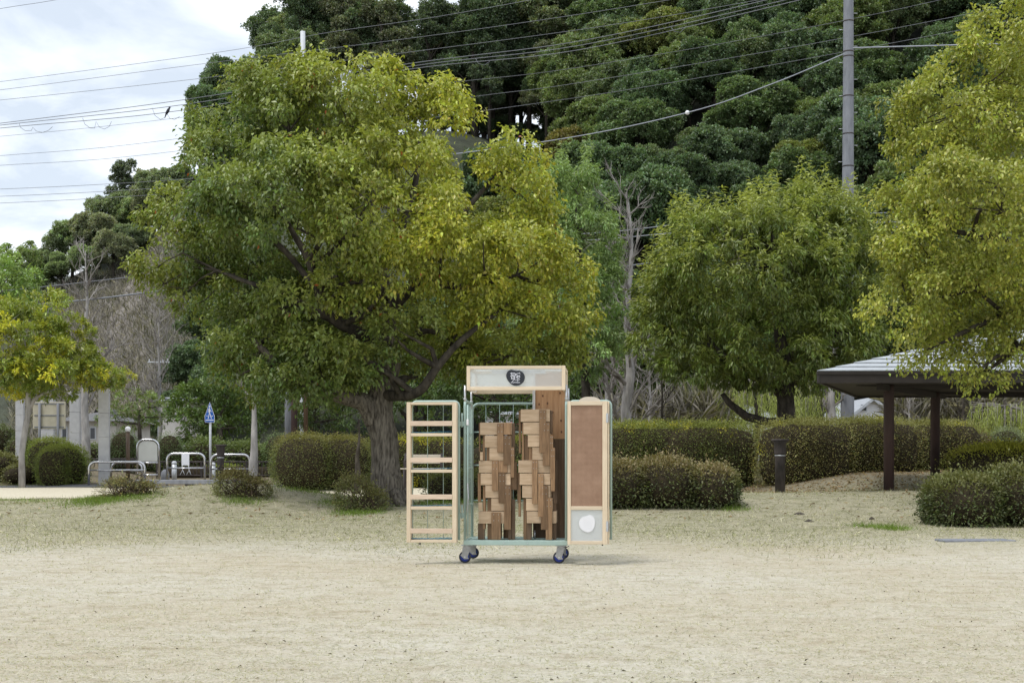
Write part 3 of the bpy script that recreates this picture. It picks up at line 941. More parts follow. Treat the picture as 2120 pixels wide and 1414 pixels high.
# ---------------------------------------------------------------- generic park tree from pixel lobes
def park_tree(name, label, trunk_px, Y, LB, col, fresh, seed, clump=.45, cover=1.0, shoots=10, leaves=8, L=(.11, .17), wr=(.25, .38), droop=.4,
              trunk=None, trunk_m='bark_dark', under=.4, hole=.05, limbs=(), cl=.2, m='leaf', twigs=.3, yellow=None, group=None, spikes=0):
    rng = np.random.default_rng(seed)
    base = G(trunk_px, Y)
    root = thing(name, label, 'tree', base, group=group)
    lobes = px_lobes(LB, Y)
    Pb, D, idx, C, fr = crown_points(lobes, rng, clump, cover, shoots, leaves, droop=droop, tip=clump * .12, inner=.12, under=under, hole=hole)
    colr = np.broadcast_to(np.array(col, float), (len(C), 3)).copy()
    if yellow is not None:
        w = (rng.random(len(C)) < yellow[0])[:, None] * rng.uniform(.4, 1, (len(C), 1))
        colr = colr * (1 - w) + np.array(yellow[1]) * w
    t = tint_of(colr, idx, len(C), rng, cl, .18, fr, fresh)
    if spikes:      # upright leafy shoots standing out of the crown
        mid_c = lobes[:, :3].mean(0)
        out = unit(C - mid_c)
        cand = np.nonzero(out[:, 2] > -.25)[0]
        pick = rng.choice(cand, min(spikes, len(cand)), replace=False)
        m_ = 24
        u_ = np.linspace(0, 1, m_)[None, :, None]
        ln = rng.uniform(.35, .75, (len(pick), 1, 1))
        st = C[pick][:, None, :] + out[pick][:, None, :] * .32
        p3 = st + (np.array([0, 0, 1.0]) * u_ + out[pick][:, None, :] * .25 * u_) * ln + rng.normal(0, .02, (len(pick), m_, 3))
        d3 = unit(rng.normal(0, 1, (len(pick), m_, 3)) * np.array([1, 1, .3]) + np.array([0, 0, -.45 + 0.0]) + np.array([0, 0, .8]) * u_)
        Pb = np.concatenate([Pb, p3.reshape(-1, 3)]); D = np.concatenate([D, d3.reshape(-1, 3)])
        t = np.concatenate([t, np.asarray(fresh)[None] * .72 * np.exp(rng.normal(0, .2, (len(pick) * m_, 1)))])
    n = len(Pb)
    Ls = rng.uniform(*L, n); W = Ls * rng.uniform(*wr, n)
    make_leaves('crown', root, Pb, D, Ls, W, t, rng, m=m)
    k = Y / F
    q = lambda px, py, dy=0: P(px, py, Y + dy)
    tp = [Vector(base) + Vector((0, 0, -.15))] + [q(*a[:2]) for a in trunk]
    tr = [trunk[0][2] * 1.25 * k] + [a[2] * k for a in trunk]
    mb = MB(); mb.tube(tp, tr, 14)
    sk = [(tp, tr)]
    for lm in limbs:
        p_ = [q(*a[:2]) for a in lm]; r_ = [a[2] * k for a in lm]
        mb.tube(p_, r_, 9); sk.append((p_, r_))
    mb.build('trunk', M[trunk_m], root)
    branchy(sk, lobes, C, rng, .035, .01, twigs, 2).build('branches', M[trunk_m], root, kind='stuff')
    return root


def oak():
    r = park_tree('evergreen_tree', 'dense dark green tree with a broad domed crown, left of the tall utility pole', 1628, 44,
                  [(1560, 610, 212, 168, 0, 3.2), (1640, 510, 140, 95, 0, 2.4), (1432, 625, 95, 130, 0, 2), (1715, 610, 92, 145, 0, 2), (1660, 448, 65, 48, 0, 1.4), (1480, 510, 95, 70, -.3, 1.6),
                   (1385, 690, 65, 78, 0, 1.4), (1620, 715, 185, 90, -1, 2.5), (1480, 730, 120, 62, -.5, 1.6), (1750, 520, 50, 65, .3, 1.2), (1560, 560, 185, 125, -1.8, 2),
                   (1740, 715, 75, 60, .2, 1.4), (1590, 468, 45, 40, 0, 1.0), (1720, 462, 40, 38, 0, 1.0), (1775, 600, 40, 105, .2, 1.2)],
                  (.118, .148, .036), (.38, .405, .115), 21, clump=.44, cover=1.1, shoots=15, leaves=9, L=(.13, .22), wr=(.24, .34), droop=.65,
                  spikes=420, trunk=[(1628, 860, 19), (1626, 820, 17), (1630, 770, 16), (1615, 700, 12), (1600, 600, 9), (1600, 480, 4)], under=.6,
                  limbs=[[(1627, 830, 10), (1600, 800, 9), (1540, 770, 7), (1480, 720, 4)], [(1628, 800, 10), (1680, 760, 8), (1730, 690, 4)], [(1626, 872, 10), (1590, 874, 9), (1545, 862, 9), (1510, 835, 7), (1495, 815, 5)]])


oak()
park_tree('evergreen_tree', 'fresh green tapering tree just right of and behind the largest tree', 1215, 47,
          [(1185, 400, 48, 70, 0), (1205, 500, 70, 90, 0), (1215, 620, 75, 100, 0), (1215, 720, 72, 60, 0), (1150, 600, 90, 120, .8), (1140, 450, 60, 90, .8)],
          (.17, .235, .09), (.32, .41, .18), 22, clump=.40, cover=1.0, shoots=15, leaves=10, L=(.13, .2), wr=(.2, .3), droop=.7,
          spikes=130, trunk=[(1215, 860, 10), (1212, 780, 9), (1205, 600, 6), (1190, 420, 3)], under=.6)
park_tree('young_tree', 'small tree with golden yellow tips and a thin pale leaning trunk at left', 46, 43,
          [(45, 710, 95, 62, 0), (-30, 740, 90, 75, 0), (115, 755, 80, 48, -.3), (180, 770, 55, 34, 0), (95, 645, 50, 38, 0), (30, 785, 100, 36, .3), (130, 790, 70, 30, .2), (225, 785, 28, 14, 0), (140, 700, 40, 30, .2), (-10, 660, 60, 40, .5)],
          (.165, .20, .042), (.36, .37, .07), 23, clump=.33, cover=1.0, shoots=15, leaves=10, L=(.10, .16), wr=(.3, .42), droop=.25,
          trunk=[(45, 940, 6), (52, 890, 6), (60, 850, 6), (58, 800, 5), (55, 740, 3)], trunk_m='bark_pale', under=.5, hole=.3,
          limbs=[[(60, 850, 4), (72, 825, 4), (95, 812, 3), (140, 800, 2)], [(58, 810, 3), (40, 770, 2), (10, 740, 1.5)]], yellow=(.36, (.50, .46, .045)))
park_tree('broadleaf_tree', 'soft light green tree at the left edge behind the golden-tipped one', -10, 58,
          [(0, 620, 75, 70, 0), (30, 580, 40, 40, 0), (60, 660, 40, 45, 0), (-40, 560, 50, 45, 0)], (.15, .22, .06), (.30, .38, .13), 24, clump=.5, cover=1.0, L=(.16, .25), wr=(.25, .35),
          trunk=[(-10, 900, 9), (-8, 750, 7), (0, 600, 4)], shoots=9, leaves=7)
# green masses behind the rails and below the big crown
park_tree('evergreen_tree', 'round dark bushy tree behind the crossing sign', 460, 62,
          [(440, 870, 75, 75, 0), (470, 800, 55, 50, 0), (400, 860, 45, 60, .3), (500, 880, 45, 65, .5)], (.075, .115, .03), (.15, .20, .05), 25, clump=.45, L=(.15, .24), wr=(.3, .42),
          trunk=[(455, 940, 8), (455, 860, 5)], shoots=10, leaves=7)
park_tree('broadleaf_tree', 'pale green shrubby tree beside the tallest concrete pillar', 290, 64,
          [(285, 845, 55, 30, 0), (250, 860, 40, 32, 0), (325, 855, 30, 25, .3)], (.12, .16, .05), (.22, .26, .09), 26, clump=.38, L=(.13, .2), wr=(.3, .42), hole=.3,
          trunk=[(290, 930, 5), (288, 850, 3)], shoots=8, leaves=6)
park_tree('evergreen_tree', 'dark leafy tree glimpsed under the left boughs of the largest tree', 650, 66,
          [(620, 850, 70, 45, 0), (690, 840, 70, 50, 0), (560, 830, 50, 50, 0), (760, 850, 60, 45, .5)], (.065, .10, .03), (.14, .18, .05), 27, clump=.5, L=(.16, .25), wr=(.3, .4),
          trunk=[(650, 930, 7), (650, 850, 4)], shoots=9, leaves=7)
park_tree('evergreen_tree', 'dark leafy tree glimpsed through the trolley cage', 1030, 60,
          [(900, 830, 70, 50, 0), (980, 800, 80, 50, 0), (1070, 810, 80, 50, 0), (1150, 800, 60, 55, 0), (1010, 850, 70, 35, .5)], (.06, .095, .028), (.15, .2, .05), 28, clump=.5, L=(.16, .25), wr=(.3, .4),
          trunk=[(1030, 920, 8), (1030, 830, 5)], shoots=9, leaves=7)


# ---------------------------------------------------------------- hedges and bushes: twig core + leaf shell
def bush(name, label, LBm, col, seed, dens=900, L=(.035, .06), wr=(.4, .6), jit=.065, m='leaf_dull', cl=.2, top=None, topcol=None, core='twig_mass', box=5.0,
         hole=0.0, cat='bush', group=None, twig=0, yellow=None, sink=.1):
    """LBm: list of (x,y,z,rx,ry,rz) superellipsoids in metres (z = centre). box = exponent (2 round, large = boxy)"""
    rng = np.random.default_rng(seed)
    LBm = [tuple(l) for l in LBm]
    x0, y0 = LBm[0][0], LBm[0][1]
    root = thing(name, label, cat, (x0, y0, tz(x0, y0)), group=group)
    arr = np.array(LBm)
    Ps = []; Ns = []
    core_mb = MB()
    for i, lb in enumerate(LBm):
        c = np.array(lb[:3]); r = np.array(lb[3:])
        area = 8 * (r[0] * r[1] + r[0] * r[2] + r[1] * r[2]) * .8
        n = int(area * dens)
        u = unit(rng.normal(size=(n, 3)) * np.sqrt(1 / r))
        # superellipsoid radius along u
        s = (np.abs(u / r) ** box).sum(1) ** (-1 / box)
        lump = np.array([mnoise.noise(Vector(c + u[k] * s[k]) * 1.7) for k in range(0, n, 8)])
        lump = np.repeat(lump, 8)[:n]
        p = c + u * (s * (1 + rng.normal(0, jit, n) + .15 * lump))[:, None]
        nn = unit(np.sign(u) * np.abs((u * s[:, None]) / r) ** (box - 1) / r)
        p = p + nn * (rng.exponential(.05, n) * (rng.random(n) < .16))[:, None]
        keep = p[:, 2] > terrain(p[:, 0], p[:, 1]) - .02
        for j, l2 in enumerate(arr):
            if j == i: continue
            qd = (np.abs((p - l2[:3]) / l2[3:]) ** box).sum(1)
            keep &= ~(qd < .75)
        if hole: keep &= rng.random(n) > hole
        Ps.append(p[keep]); Ns.append(nn[keep])
        # core
        nu, nv = 20, 11
        vs_ = []; fs = []
        for a in range(nv):
            th = math.pi * a / (nv - 1)
            for b_ in range(nu):
                ph = 2 * math.pi * b_ / nu
                d = np.array([math.sin(th) * math.cos(ph), math.sin(th) * math.sin(ph), math.cos(th)])
                d = d * np.sqrt(r); d = d / np.linalg.norm(d)
                ss = (np.abs(d / r) ** box).sum() ** (-1 / box)
                w = c + d * ss * .91 * (1 + .05 * mnoise.noise(Vector(d * 3)))
                vs_.append(w)
        for a in range(nv - 1):
            for b_ in range(nu):
                b2 = (b_ + 1) % nu
                fs.append((a * nu + b_, (a + 1) * nu + b_, (a + 1) * nu + b2, a * nu + b2))
        if core: core_mb.add(vs_, fs, True)
    Pb = np.concatenate(Ps); N = np.concatenate(Ns)
    n = len(Pb)
    D = unit(N * .8 + rng.normal(0, .6, (n, 3)) + np.array([0, 0, .15]))
    cell = np.floor(Pb * 3.2 + 100).astype(int)
    key = (cell[:, 0] * 73856093 ^ cell[:, 1] * 19349663 ^ cell[:, 2] * 83492791) % 4096
    patch = np.exp(rng.normal(0, cl, 4096))[key]
    t = np.array(col)[None] * 1.25 * patch[:, None] * np.exp(rng.normal(0, .25, (n, 1))) * np.exp(rng.normal(0, .08, (n, 3)))
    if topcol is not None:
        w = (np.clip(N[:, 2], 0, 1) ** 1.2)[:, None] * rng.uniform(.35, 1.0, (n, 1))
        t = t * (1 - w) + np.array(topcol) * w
    if yellow is not None:
        yk = rng.random(4096)[key] < yellow[0]
        t[yk] = np.array(yellow[1]) * np.exp(rng.normal(0, .2, (yk.sum(), 1)))
    Ls = rng.uniform(*L, n); W = Ls * rng.uniform(*wr, n)
    make_leaves('foliage', root, Pb, D, Ls, W, t, rng, m=m)
    if core: core_mb.build('twigs', M[core], root)
    if twig:
        mb = MB()
        for _ in range(twig):
            i = rng.integers(0, n)
            b_ = Pb[i]; lb = LBm[rng.integers(0, len(LBm))]
            s0 = Vector((lb[0] + rng.normal(0, lb[3] * .3), lb[1] + rng.normal(0, lb[4] * .3), tz(lb[0], lb[1])))
            e = Vector(b_) + Vector(rng.normal(0, .05, 3)) + Vector((0, 0, rng.uniform(0, .1)))
            mb.tube([s0, s0.lerp(e, .5) + Vector(rng.normal(0, .05, 3)), e], [.008, .006, .003], 4, cap=False)
        mb.build('stems', M['twig_brown'], root)
    return root


def bx(px0, px1, top, Y, ry, base_extra=.1, skew=0.0):
    """superellipsoid from photo columns/top row at depth Y"""
    x0 = (px0 - CX) * Y / F; x1 = (px1 - CX) * Y / F
    zt = CH - (top - HY) * Y / F
    xm = (x0 + x1) / 2
    zb = min(tz(x0, Y), tz(xm, Y), tz(x1, Y)) - base_extra
    zt = zb + (zt - zb) * .955
    return (xm, Y, (zt + zb) / 2, (x1 - x0) / 2, ry, (zt - zb) / 2)


HC = (.085, .10, .030)
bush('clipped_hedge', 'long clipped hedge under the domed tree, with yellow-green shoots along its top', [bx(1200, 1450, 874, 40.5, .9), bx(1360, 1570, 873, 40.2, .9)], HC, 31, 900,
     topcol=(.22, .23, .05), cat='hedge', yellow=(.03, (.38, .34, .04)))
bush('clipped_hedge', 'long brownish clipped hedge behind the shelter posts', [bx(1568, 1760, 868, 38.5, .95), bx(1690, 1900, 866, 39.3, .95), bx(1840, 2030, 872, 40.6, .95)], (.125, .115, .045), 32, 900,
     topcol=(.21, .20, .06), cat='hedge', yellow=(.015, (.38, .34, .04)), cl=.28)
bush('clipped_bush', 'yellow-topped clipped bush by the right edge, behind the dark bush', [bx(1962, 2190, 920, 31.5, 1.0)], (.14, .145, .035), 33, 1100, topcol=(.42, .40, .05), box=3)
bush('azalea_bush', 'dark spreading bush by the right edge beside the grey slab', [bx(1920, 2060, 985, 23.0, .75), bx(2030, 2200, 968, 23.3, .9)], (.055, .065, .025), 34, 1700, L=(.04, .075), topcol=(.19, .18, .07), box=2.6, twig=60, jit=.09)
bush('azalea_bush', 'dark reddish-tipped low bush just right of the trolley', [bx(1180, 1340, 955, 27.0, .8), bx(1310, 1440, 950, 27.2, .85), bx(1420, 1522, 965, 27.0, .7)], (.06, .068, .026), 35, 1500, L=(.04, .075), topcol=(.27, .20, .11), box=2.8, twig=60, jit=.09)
bush('azalea_bush', 'low green bush seen through the open slatted rack', [bx(880, 1000, 975, 30.5, .6), bx(960, 1120, 965, 31.0, .7)], (.075, .085, .03), 36, 1200, L=(.035, .06), topcol=(.17, .17, .06), box=2.4, twig=30)
bush('clipped_hedge', 'large rounded dark hedge left of the furrowed trunk', [bx(568, 690, 897, 42.0, 1.1), bx(650, 770, 900, 42.5, 1.0)], (.075, .085, .028), 37, 900, topcol=(.20, .17, .05), box=2.8, cat='hedge')
bush('clipped_hedge', 'hedge with yellow shoots behind the furrowed trunk and rack', [bx(745, 985, 903, 43.5, .9), bx(960, 1240, 905, 43.5, .9)], (.085, .10, .028), 38, 700, topcol=(.24, .22, .04), cat='hedge', yellow=(.05, (.42, .37, .03)))
bush('clipped_bush', 'bright green clipped bush beside the thin pale trunk', [bx(60, 150, 906, 46, .9), bx(85, 178, 920, 45.2, .9)], (.105, .13, .028), 39, 900, topcol=(.23, .25, .04), box=2.8)
bush('clipped_bush', 'small clipped bush in front of the bright green one at left', [bx(82, 140, 926, 44.2, .6)], (.09, .105, .028), 40, 900, topcol=(.17, .18, .04), box=2.6)
bush('topiary_ball', 'grey-green clipped ball behind the white metal panel', [bx(322, 380, 892, 56, .6)], (.085, .115, .05), 41, 900, topcol=(.15, .19, .09), box=2.1)
bush('topiary_ball', 'clipped ball bush between the pale bare trunk and the rounded hedge', [bx(545, 605, 893, 57, .6)], (.09, .12, .05), 42, 900, topcol=(.17, .21, .10), box=2.1)
bush('topiary_ball', 'pale grey-green clipped ball near the right edge behind the hedge', [bx(2045, 2120, 884, 44, .6)], (.11, .13, .075), 43, 900, topcol=(.22, .24, .15), box=2.1)
bush('clipped_bush', 'dark bush between the tallest pillar and the round-lamp post', [bx(228, 285, 886, 54, .6)], (.06, .085, .035), 44, 900, topcol=(.12, .15, .06), box=2.4)
bush('wild_shrub', 'low brown and green shrub on the left mound crest', [bx(208, 285, 994, 28.4, .45), bx(262, 338, 1000, 28.4, .45)], (.17, .15, .07), 45, 1500, L=(.03, .06), wr=(.2, .35), box=2.1, core=None, jit=.22, twig=150)
bush('wild_shrub', 'dark wild shrub on the mound below the iron bollard', [bx(448, 520, 974, 28.2, .45), bx(488, 560, 992, 28.2, .45)], (.105, .11, .042), 46, 1700, L=(.03, .055), box=2.1, core=None, jit=.16, twig=150, topcol=(.17, .13, .06))
bush('wild_shrub', 'small scrubby shrub against the foot of the furrowed trunk', [bx(696, 770, 985, 27.0, .4), bx(735, 800, 1012, 26.8, .35)], (.10, .105, .04), 47, 1500, L=(.03, .055), box=2.1, core=None, jit=.18, twig=120, topcol=(.15, .13, .05))
bush('flowering_shrub', 'small pink-flowered shrub glimpsed through the trolley cage', [bx(1055, 1085, 868, 46, .3)], (.07, .09, .03), 48, 700, box=2.1, yellow=(.4, (.5, .06, .25)))
bush('flowering_shrub', 'dark red shrub between the long hedge and the pale clipped ball', [bx(2018, 2050, 888, 43, .3)], (.10, .03, .03), 49, 900, box=2.2)
bush('clipped_hedge', 'low pale green hedge behind the iron railing', [bx(560, 640, 960, 52.5, .4), bx(330, 600, 962, 53.5, .4)], (.14, .17, .045), 50, 600, topcol=(.27, .29, .07), cat='hedge')


# ---------------------------------------------------------------- bare winter trees
def bare_tree(name, label, px, Y, top_py, r_px, seed, lean=0.0, spread=.55, levels=3, first=.3, nb=14, m='bark_pale', pruned=False, tw=1.0, base_z=None):
    rng = np.random.default_rng(seed)
    base = G(px, Y)
    if base_z is not None: base.z = base_z
    root = thing(name, label, 'tree', base)
    k = Y / F
    top = P(px + lean, top_py, Y)
    H = top.z - base.z
    mb = MB(); tw_mb = MB()
    n = 9
    pts = []; rad = []
    for i in range(n):
        t = i / (n - 1)
        p = base.lerp(top, t) + Vector((rng.normal(0, .006) * H * (t > .2), rng.normal(0, .006) * H * (t > .2), -.1 if i == 0 else 0))
        pts.append(p); rad.append(max(.012, r_px * k * (1.15 - t * (.75 if pruned else 1.05))))
    noisy_trunk(mb, pts, rad, 14, 3, .06, 4)
    mb.build('trunk', M[m], root)

    def grow(p, d, ln, r, lv):
        q = [p]; cur = Vector(d)
        sg = 4
        for s in range(sg):
            cur = (cur + Vector(rng.normal(0, .16, 3)) + Vector((0, 0, .10))).normalized()
            q.append(q[-1] + cur * ln / sg)
        tw_mb.tube(q, [r * (1 - .17 * s) for s in range(sg + 1)], 6 if lv == levels else 4, cap=False)
        if lv <= 0: return
        for _ in range(rng.integers(3, 6)):
            t = rng.uniform(.3, 1.0)
            i = min(int(t * sg), sg - 1)
            st = q[i].lerp(q[i + 1], t * sg - i)
            nd = (cur + Vector(rng.normal(0, spread, 3)) + Vector((0, 0, .15))).normalized()
            grow(st, nd, ln * rng.uniform(.4, .7), r * .5, lv - 1)
    for i in range(nb):
        t = first + (1 - first) * (i + rng.random()) / nb
        j = min(int(t * (n - 1)), n - 2)
        st = pts[j].lerp(pts[j + 1], t * (n - 1) - j)
        a = rng.uniform(0, 6.28)
        d = Vector((math.cos(a), math.sin(a) * .7, rng.uniform(.35, 1.5))).normalized()
        grow(st, d, H * rng.uniform(.10, .22) * (1.25 - .5 * t), max(.014, r_px * k * .42 * tw * (1.1 - .6 * t)), levels - 1)
    tw_mb.build('branches', M['twig'] if m == 'bark_pale' else M[m], root, kind='stuff')
    return root


bare_tree('bare_tree', 'tall pale leafless tree between the two green crowns right of centre', 1302, 52, 415, 12, 61, spread=.45, nb=30, first=.12)
bare_tree('bare_tree', 'tall bare tree with pruned stubs at left behind the concrete pillars', 178, 56, 520, 8, 62, spread=.5, nb=20, first=.2)
bare_tree('bare_tree', 'pale bare trunk with boughs to the left, near the barrier rails', 524, 44.5, 745, 9, 63, spread=.5, nb=7, first=.55, levels=3, tw=1.0)
bare_tree('bare_tree', 'thin many-twigged bare tree behind the round-lamp post', 330, 66, 640, 4, 64, spread=.7, nb=26, first=.25, tw=1.4)
bare_tree('bare_tree', 'pale bare tree beside the foot of the tall utility pole', 1722, 50, 700, 10, 65, spread=.6, nb=12, first=.35, pruned=True)
bare_tree('bare_tree', 'white-stemmed bare sapling seen between the shelter posts', 1882, 54, 780, 3, 66, spread=.7, nb=12, first=.25, tw=1.8)
bare_tree('bare_tree', 'thin dark bare tree seen under the right end of the shelter', 1995, 54, 760, 5, 67, spread=.6, nb=10, first=.3, m='bark_dark')
bare_tree('bare_tree', 'leaning dark sapling in front of the rounded hedge', 738, 39.5, 870, 7, 68, lean=6, nb=4, first=.7, levels=2, m='bark_dark')
bare_tree('bare_tree', 'dark slim trunk left of the domed tree', 1370, 49, 760, 5, 69, nb=6, first=.5, levels=2, m='bark_dark')
bare_tree('bare_tree', 'low pale bare tree right of the trolley above the hedge', 1255, 56, 690, 7, 70, spread=.8, nb=22, first=.1, tw=1.4)
bare_tree('bare_tree', 'many-stemmed bare tree below the tall pruned one', 1345, 60, 720, 5, 71, spread=.8, nb=24, first=.1, tw=1.3)


# ---------------------------------------------------------------- willows hanging behind the hedges
def willow(label, px, Y, top_py, w_px, seed, n=260):
    rng = np.random.default_rng(seed)
    base = G(px, Y)
    root = thing('willow_tree', label, 'tree', base)
    k = Y / F
    top = P(px, top_py, Y)
    H = top.z - base.z
    mb = MB()
    mb.tube([base + Vector((0, 0, -.1)), base.lerp(top, .5) + Vector((.2, 0, 0)), top], [.2, .15, .06], 10)
    mb.build('trunk', M['bark_dark'], root)
    Pb = []; D = []
    mb = MB()
    for _ in range(n):
        a = rng.uniform(0, 6.28); r = math.sqrt(rng.random()) * w_px * k
        sx, sy = base.x + r * math.cos(a), base.y + r * math.sin(a) * .7
        zt = base.z + H * rng.uniform(.7, 1.0); ln = rng.uniform(.45, .92) * (zt - base.z)
        m_ = 26
        t = np.linspace(0, 1, m_)
        pp = np.stack([sx + .15 * np.sin(t * 2 + a), sy + 0 * t, zt - ln * t], 1) + rng.normal(0, .03, (m_, 3))
        Pb.append(pp); D.append(np.tile((0, 0, -1.0), (m_, 1)) + rng.normal(0, .3, (m_, 3)))
        if rng.random() < .25: mb.tube([top + Vector((0, 0, -.2)), (sx, sy, zt), (sx, sy, zt - ln * .5)], [.02, .014, .008], 4, cap=False)
    Pb = np.concatenate(Pb); D = unit(np.concatenate(D))
    t = np.array([.30, .33, .10])[None] * np.exp(rng.normal(0, .22, (len(Pb), 1)))
    make_leaves('crown', root, Pb, D, rng.uniform(.12, .22, len(Pb)), rng.uniform(.02, .035, len(Pb)), t, rng)
    mb.build('branches', M['twig'], root, kind='stuff')


willow('yellow-green weeping tree behind the trunk of the domed tree', 1560, 62, 770, 95, 81)
willow('yellow-green weeping tree left of the tall utility pole', 1690, 64, 775, 50, 82, 150)
willow('pale weeping tree beyond the shelter near the right edge', 2080, 58, 830, 70, 83, 200)


# ---------------------------------------------------------------- hillside wood: individual trees
def hill_proto(kind, seed):
    rng = np.random.default_rng(seed)
    root_loc = Vector((0, 0, 0))
    holder = {}
    if kind == 'dome':
        h, cr = 9.5, 3.9
        LB = [(0, 0, 6.6, 3.2, 3.2, 2.6)]
        for _ in range(13):
            a = rng.uniform(0, 6.28); e = rng.uniform(-.35, 1.0)
            rr = 3.0 * math.cos(e * .9)
            s = rng.uniform(1.0, 1.7)
            LB.append((rr * math.cos(a), rr * math.sin(a), 6.4 + 2.6 * e, s, s, s * .8))
        cl, sh, lv, Lr = .60, 15, 8, (.19, .30)
        trunk = [(0, 0, -1.5, .3), (0, 0, 3, .26), (.2, 0, 6.5, .12)]
    elif kind == 'tall':
        LB = []
        for _ in range(15):
            a = rng.uniform(0, 6.28); z = rng.uniform(6.5, 15.5)
            rr = rng.uniform(.3, 2.9)
            s = rng.uniform(.8, 1.5)
            LB.append((rr * math.cos(a), rr * math.sin(a), z, s * 1.2, s * 1.2, s * .7))
        cl, sh, lv, Lr = .6, 12, 7, (.19, .3)
        trunk = [(0, 0, -1.5, .3), (.15, 0, 6, .25), (-.1, .1, 11, .18), (.1, 0, 15, .07)]
    elif kind == 'bamboo':
        LB = [(0, 0, 6.5, 2.0, 2.0, 4.2), (1.2, .5, 5, 1.6, 1.6, 3), (-1.2, -.4, 5.5, 1.6, 1.6, 3.4)]
        cl, sh, lv, Lr = .8, 14, 8, (.2, .32)
        trunk = [(0, 0, -1.5, .12), (0, 0, 5, .1), (0, 0, 9, .04)]
    elif kind == 'pine':
        LB = []
        for i in range(9):
            z = 6 + i * 1.0; a = i * 2.4; rr = 2.4 * (1 - i / 12)
            LB.append((rr * math.cos(a) * .8, rr * math.sin(a) * .8, z, 1.3, 1.3, .45))
        cl, sh, lv, Lr = .5, 8, 6, (.22, .36)
        trunk = [(0, 0, -1.5, .28), (.1, 0, 7, .2), (0, 0, 14.5, .05)]
    LB = np.array(LB)
    Pb, D, idx, C, fr = crown_points(LB, rng, cl, 1.15 if kind == 'dome' else 1.0, sh, lv, droop=.1, tip=.10, inner=.08, under=.35 if kind == 'dome' else .9, flat=.7)
    n = len(Pb)
    tone = np.ones((n, 3)) * np.exp(rng.normal(0, .15, len(C)))[idx][:, None] * np.exp(rng.normal(0, .2, (n, 1))) * np.exp(rng.normal(0, .07, (n, 3)))
    tone = tone * (1 + .45 * fr[:, None] ** 2)  # upward leaves brightened, lit lump tops put into the tint
    V, Fc = leaf_arrays(Pb, D, rng.uniform(*Lr, n), rng.uniform(*Lr, n) * .7, rng)
    tp = [Vector(a[:3]) for a in trunk]; tr = [a[3] for a in trunk]
    mb = MB(); mb.tube(tp, tr, 8)
    for lb in LB[:15]:
        c = Vector(lb[:3]); zz = max(2.0, c.z - 2.5 - rng.random() * 1.5)
        s0 = Vector((0, 0, zz)); mb.tube([s0, s0.lerp(c, .5) + Vector((0, 0, .2)), c], [.10, .07, .03], 5, cap=False)
    return V, Fc, np.repeat(tone, 4, 0), mb


def hill_leaf_mat():
    """object colour carries the species tone, the point tint leaf to leaf variation and painted lit tops"""
    m = leaf_mat('hill_leaf', .45, .25, .5)
    n = m.node_tree.nodes; l = m.node_tree.links
    oi = n.new('ShaderNodeObjectInfo')
    at = [x for x in n if x.type == 'ATTRIBUTE'][0]
    mx = n.new('ShaderNodeMix'); mx.data_type = 'RGBA'; mx.blend_type = 'MULTIPLY'; mx.inputs['Factor'].default_value = 1
    l.new(at.outputs['Color'], mx.inputs['A']); l.new(oi.outputs['Color'], mx.inputs['B'])
    for lk in list(at.outputs['Color'].links):
        if lk.to_node != mx:
            s_ = lk.to_socket; l.remove(lk); l.new(mx.outputs['Result'], s_)
    return m


M['hill_leaf'] = hill_leaf_mat()
PROTO = {}
for kind, cnt in (('dome', 4), ('tall', 3), ('bamboo', 1), ('pine', 1)):
    for i in range(cnt):
        V, Fc, tn, mb = hill_proto(kind, 100 + 10 * len(kind) + i)
        me_o = np_mesh('crown', V, Fc, M['hill_leaf'], tint=tn)
        me = me_o.data
        bpy.data.objects.remove(me_o)
        to = mb.build('trunk', M['bark_dark'])
        tm = to.data
        bpy.data.objects.remove(to)
        PROTO.setdefault(kind, []).append((me, tm))


def hill_tree(kind, i, loc, sc, rot, col, label, group=None, name='hillside_tree', zs=1.0):
    col = tuple(c_ * g_ for c_, g_ in zip(col, (1.72, 1.76, 1.85)))
    me, tm = PROTO[kind][i % len(PROTO[kind])]
    r = thing(name, label, 'tree', loc, rot, group)
    r.scale = (sc, sc, sc * zs)
    c = bpy.data.objects.new('crown', me); link(c, r); c.color = (*col, 1)
    t = bpy.data.objects.new('trunk', tm); link(t, r)
    return r


def hidden(px, py, w):
    """centre of the crown lies well behind a nearer crown"""
    e = [(690, 400, 330, 270), (760, 560, 440, 240), (420, 480, 110, 170), (2080, 400, 210, 330), (2150, 150, 110, 150), (1215, 600, 50, 200)]
    for cx, cy, rx, ry in e:
        a, b = rx - w * .75, ry - w * .75
        if a > 20 and b > 20 and ((px - cx) / a) ** 2 + ((py - cy) / b) ** 2 < 1: return True
    return False


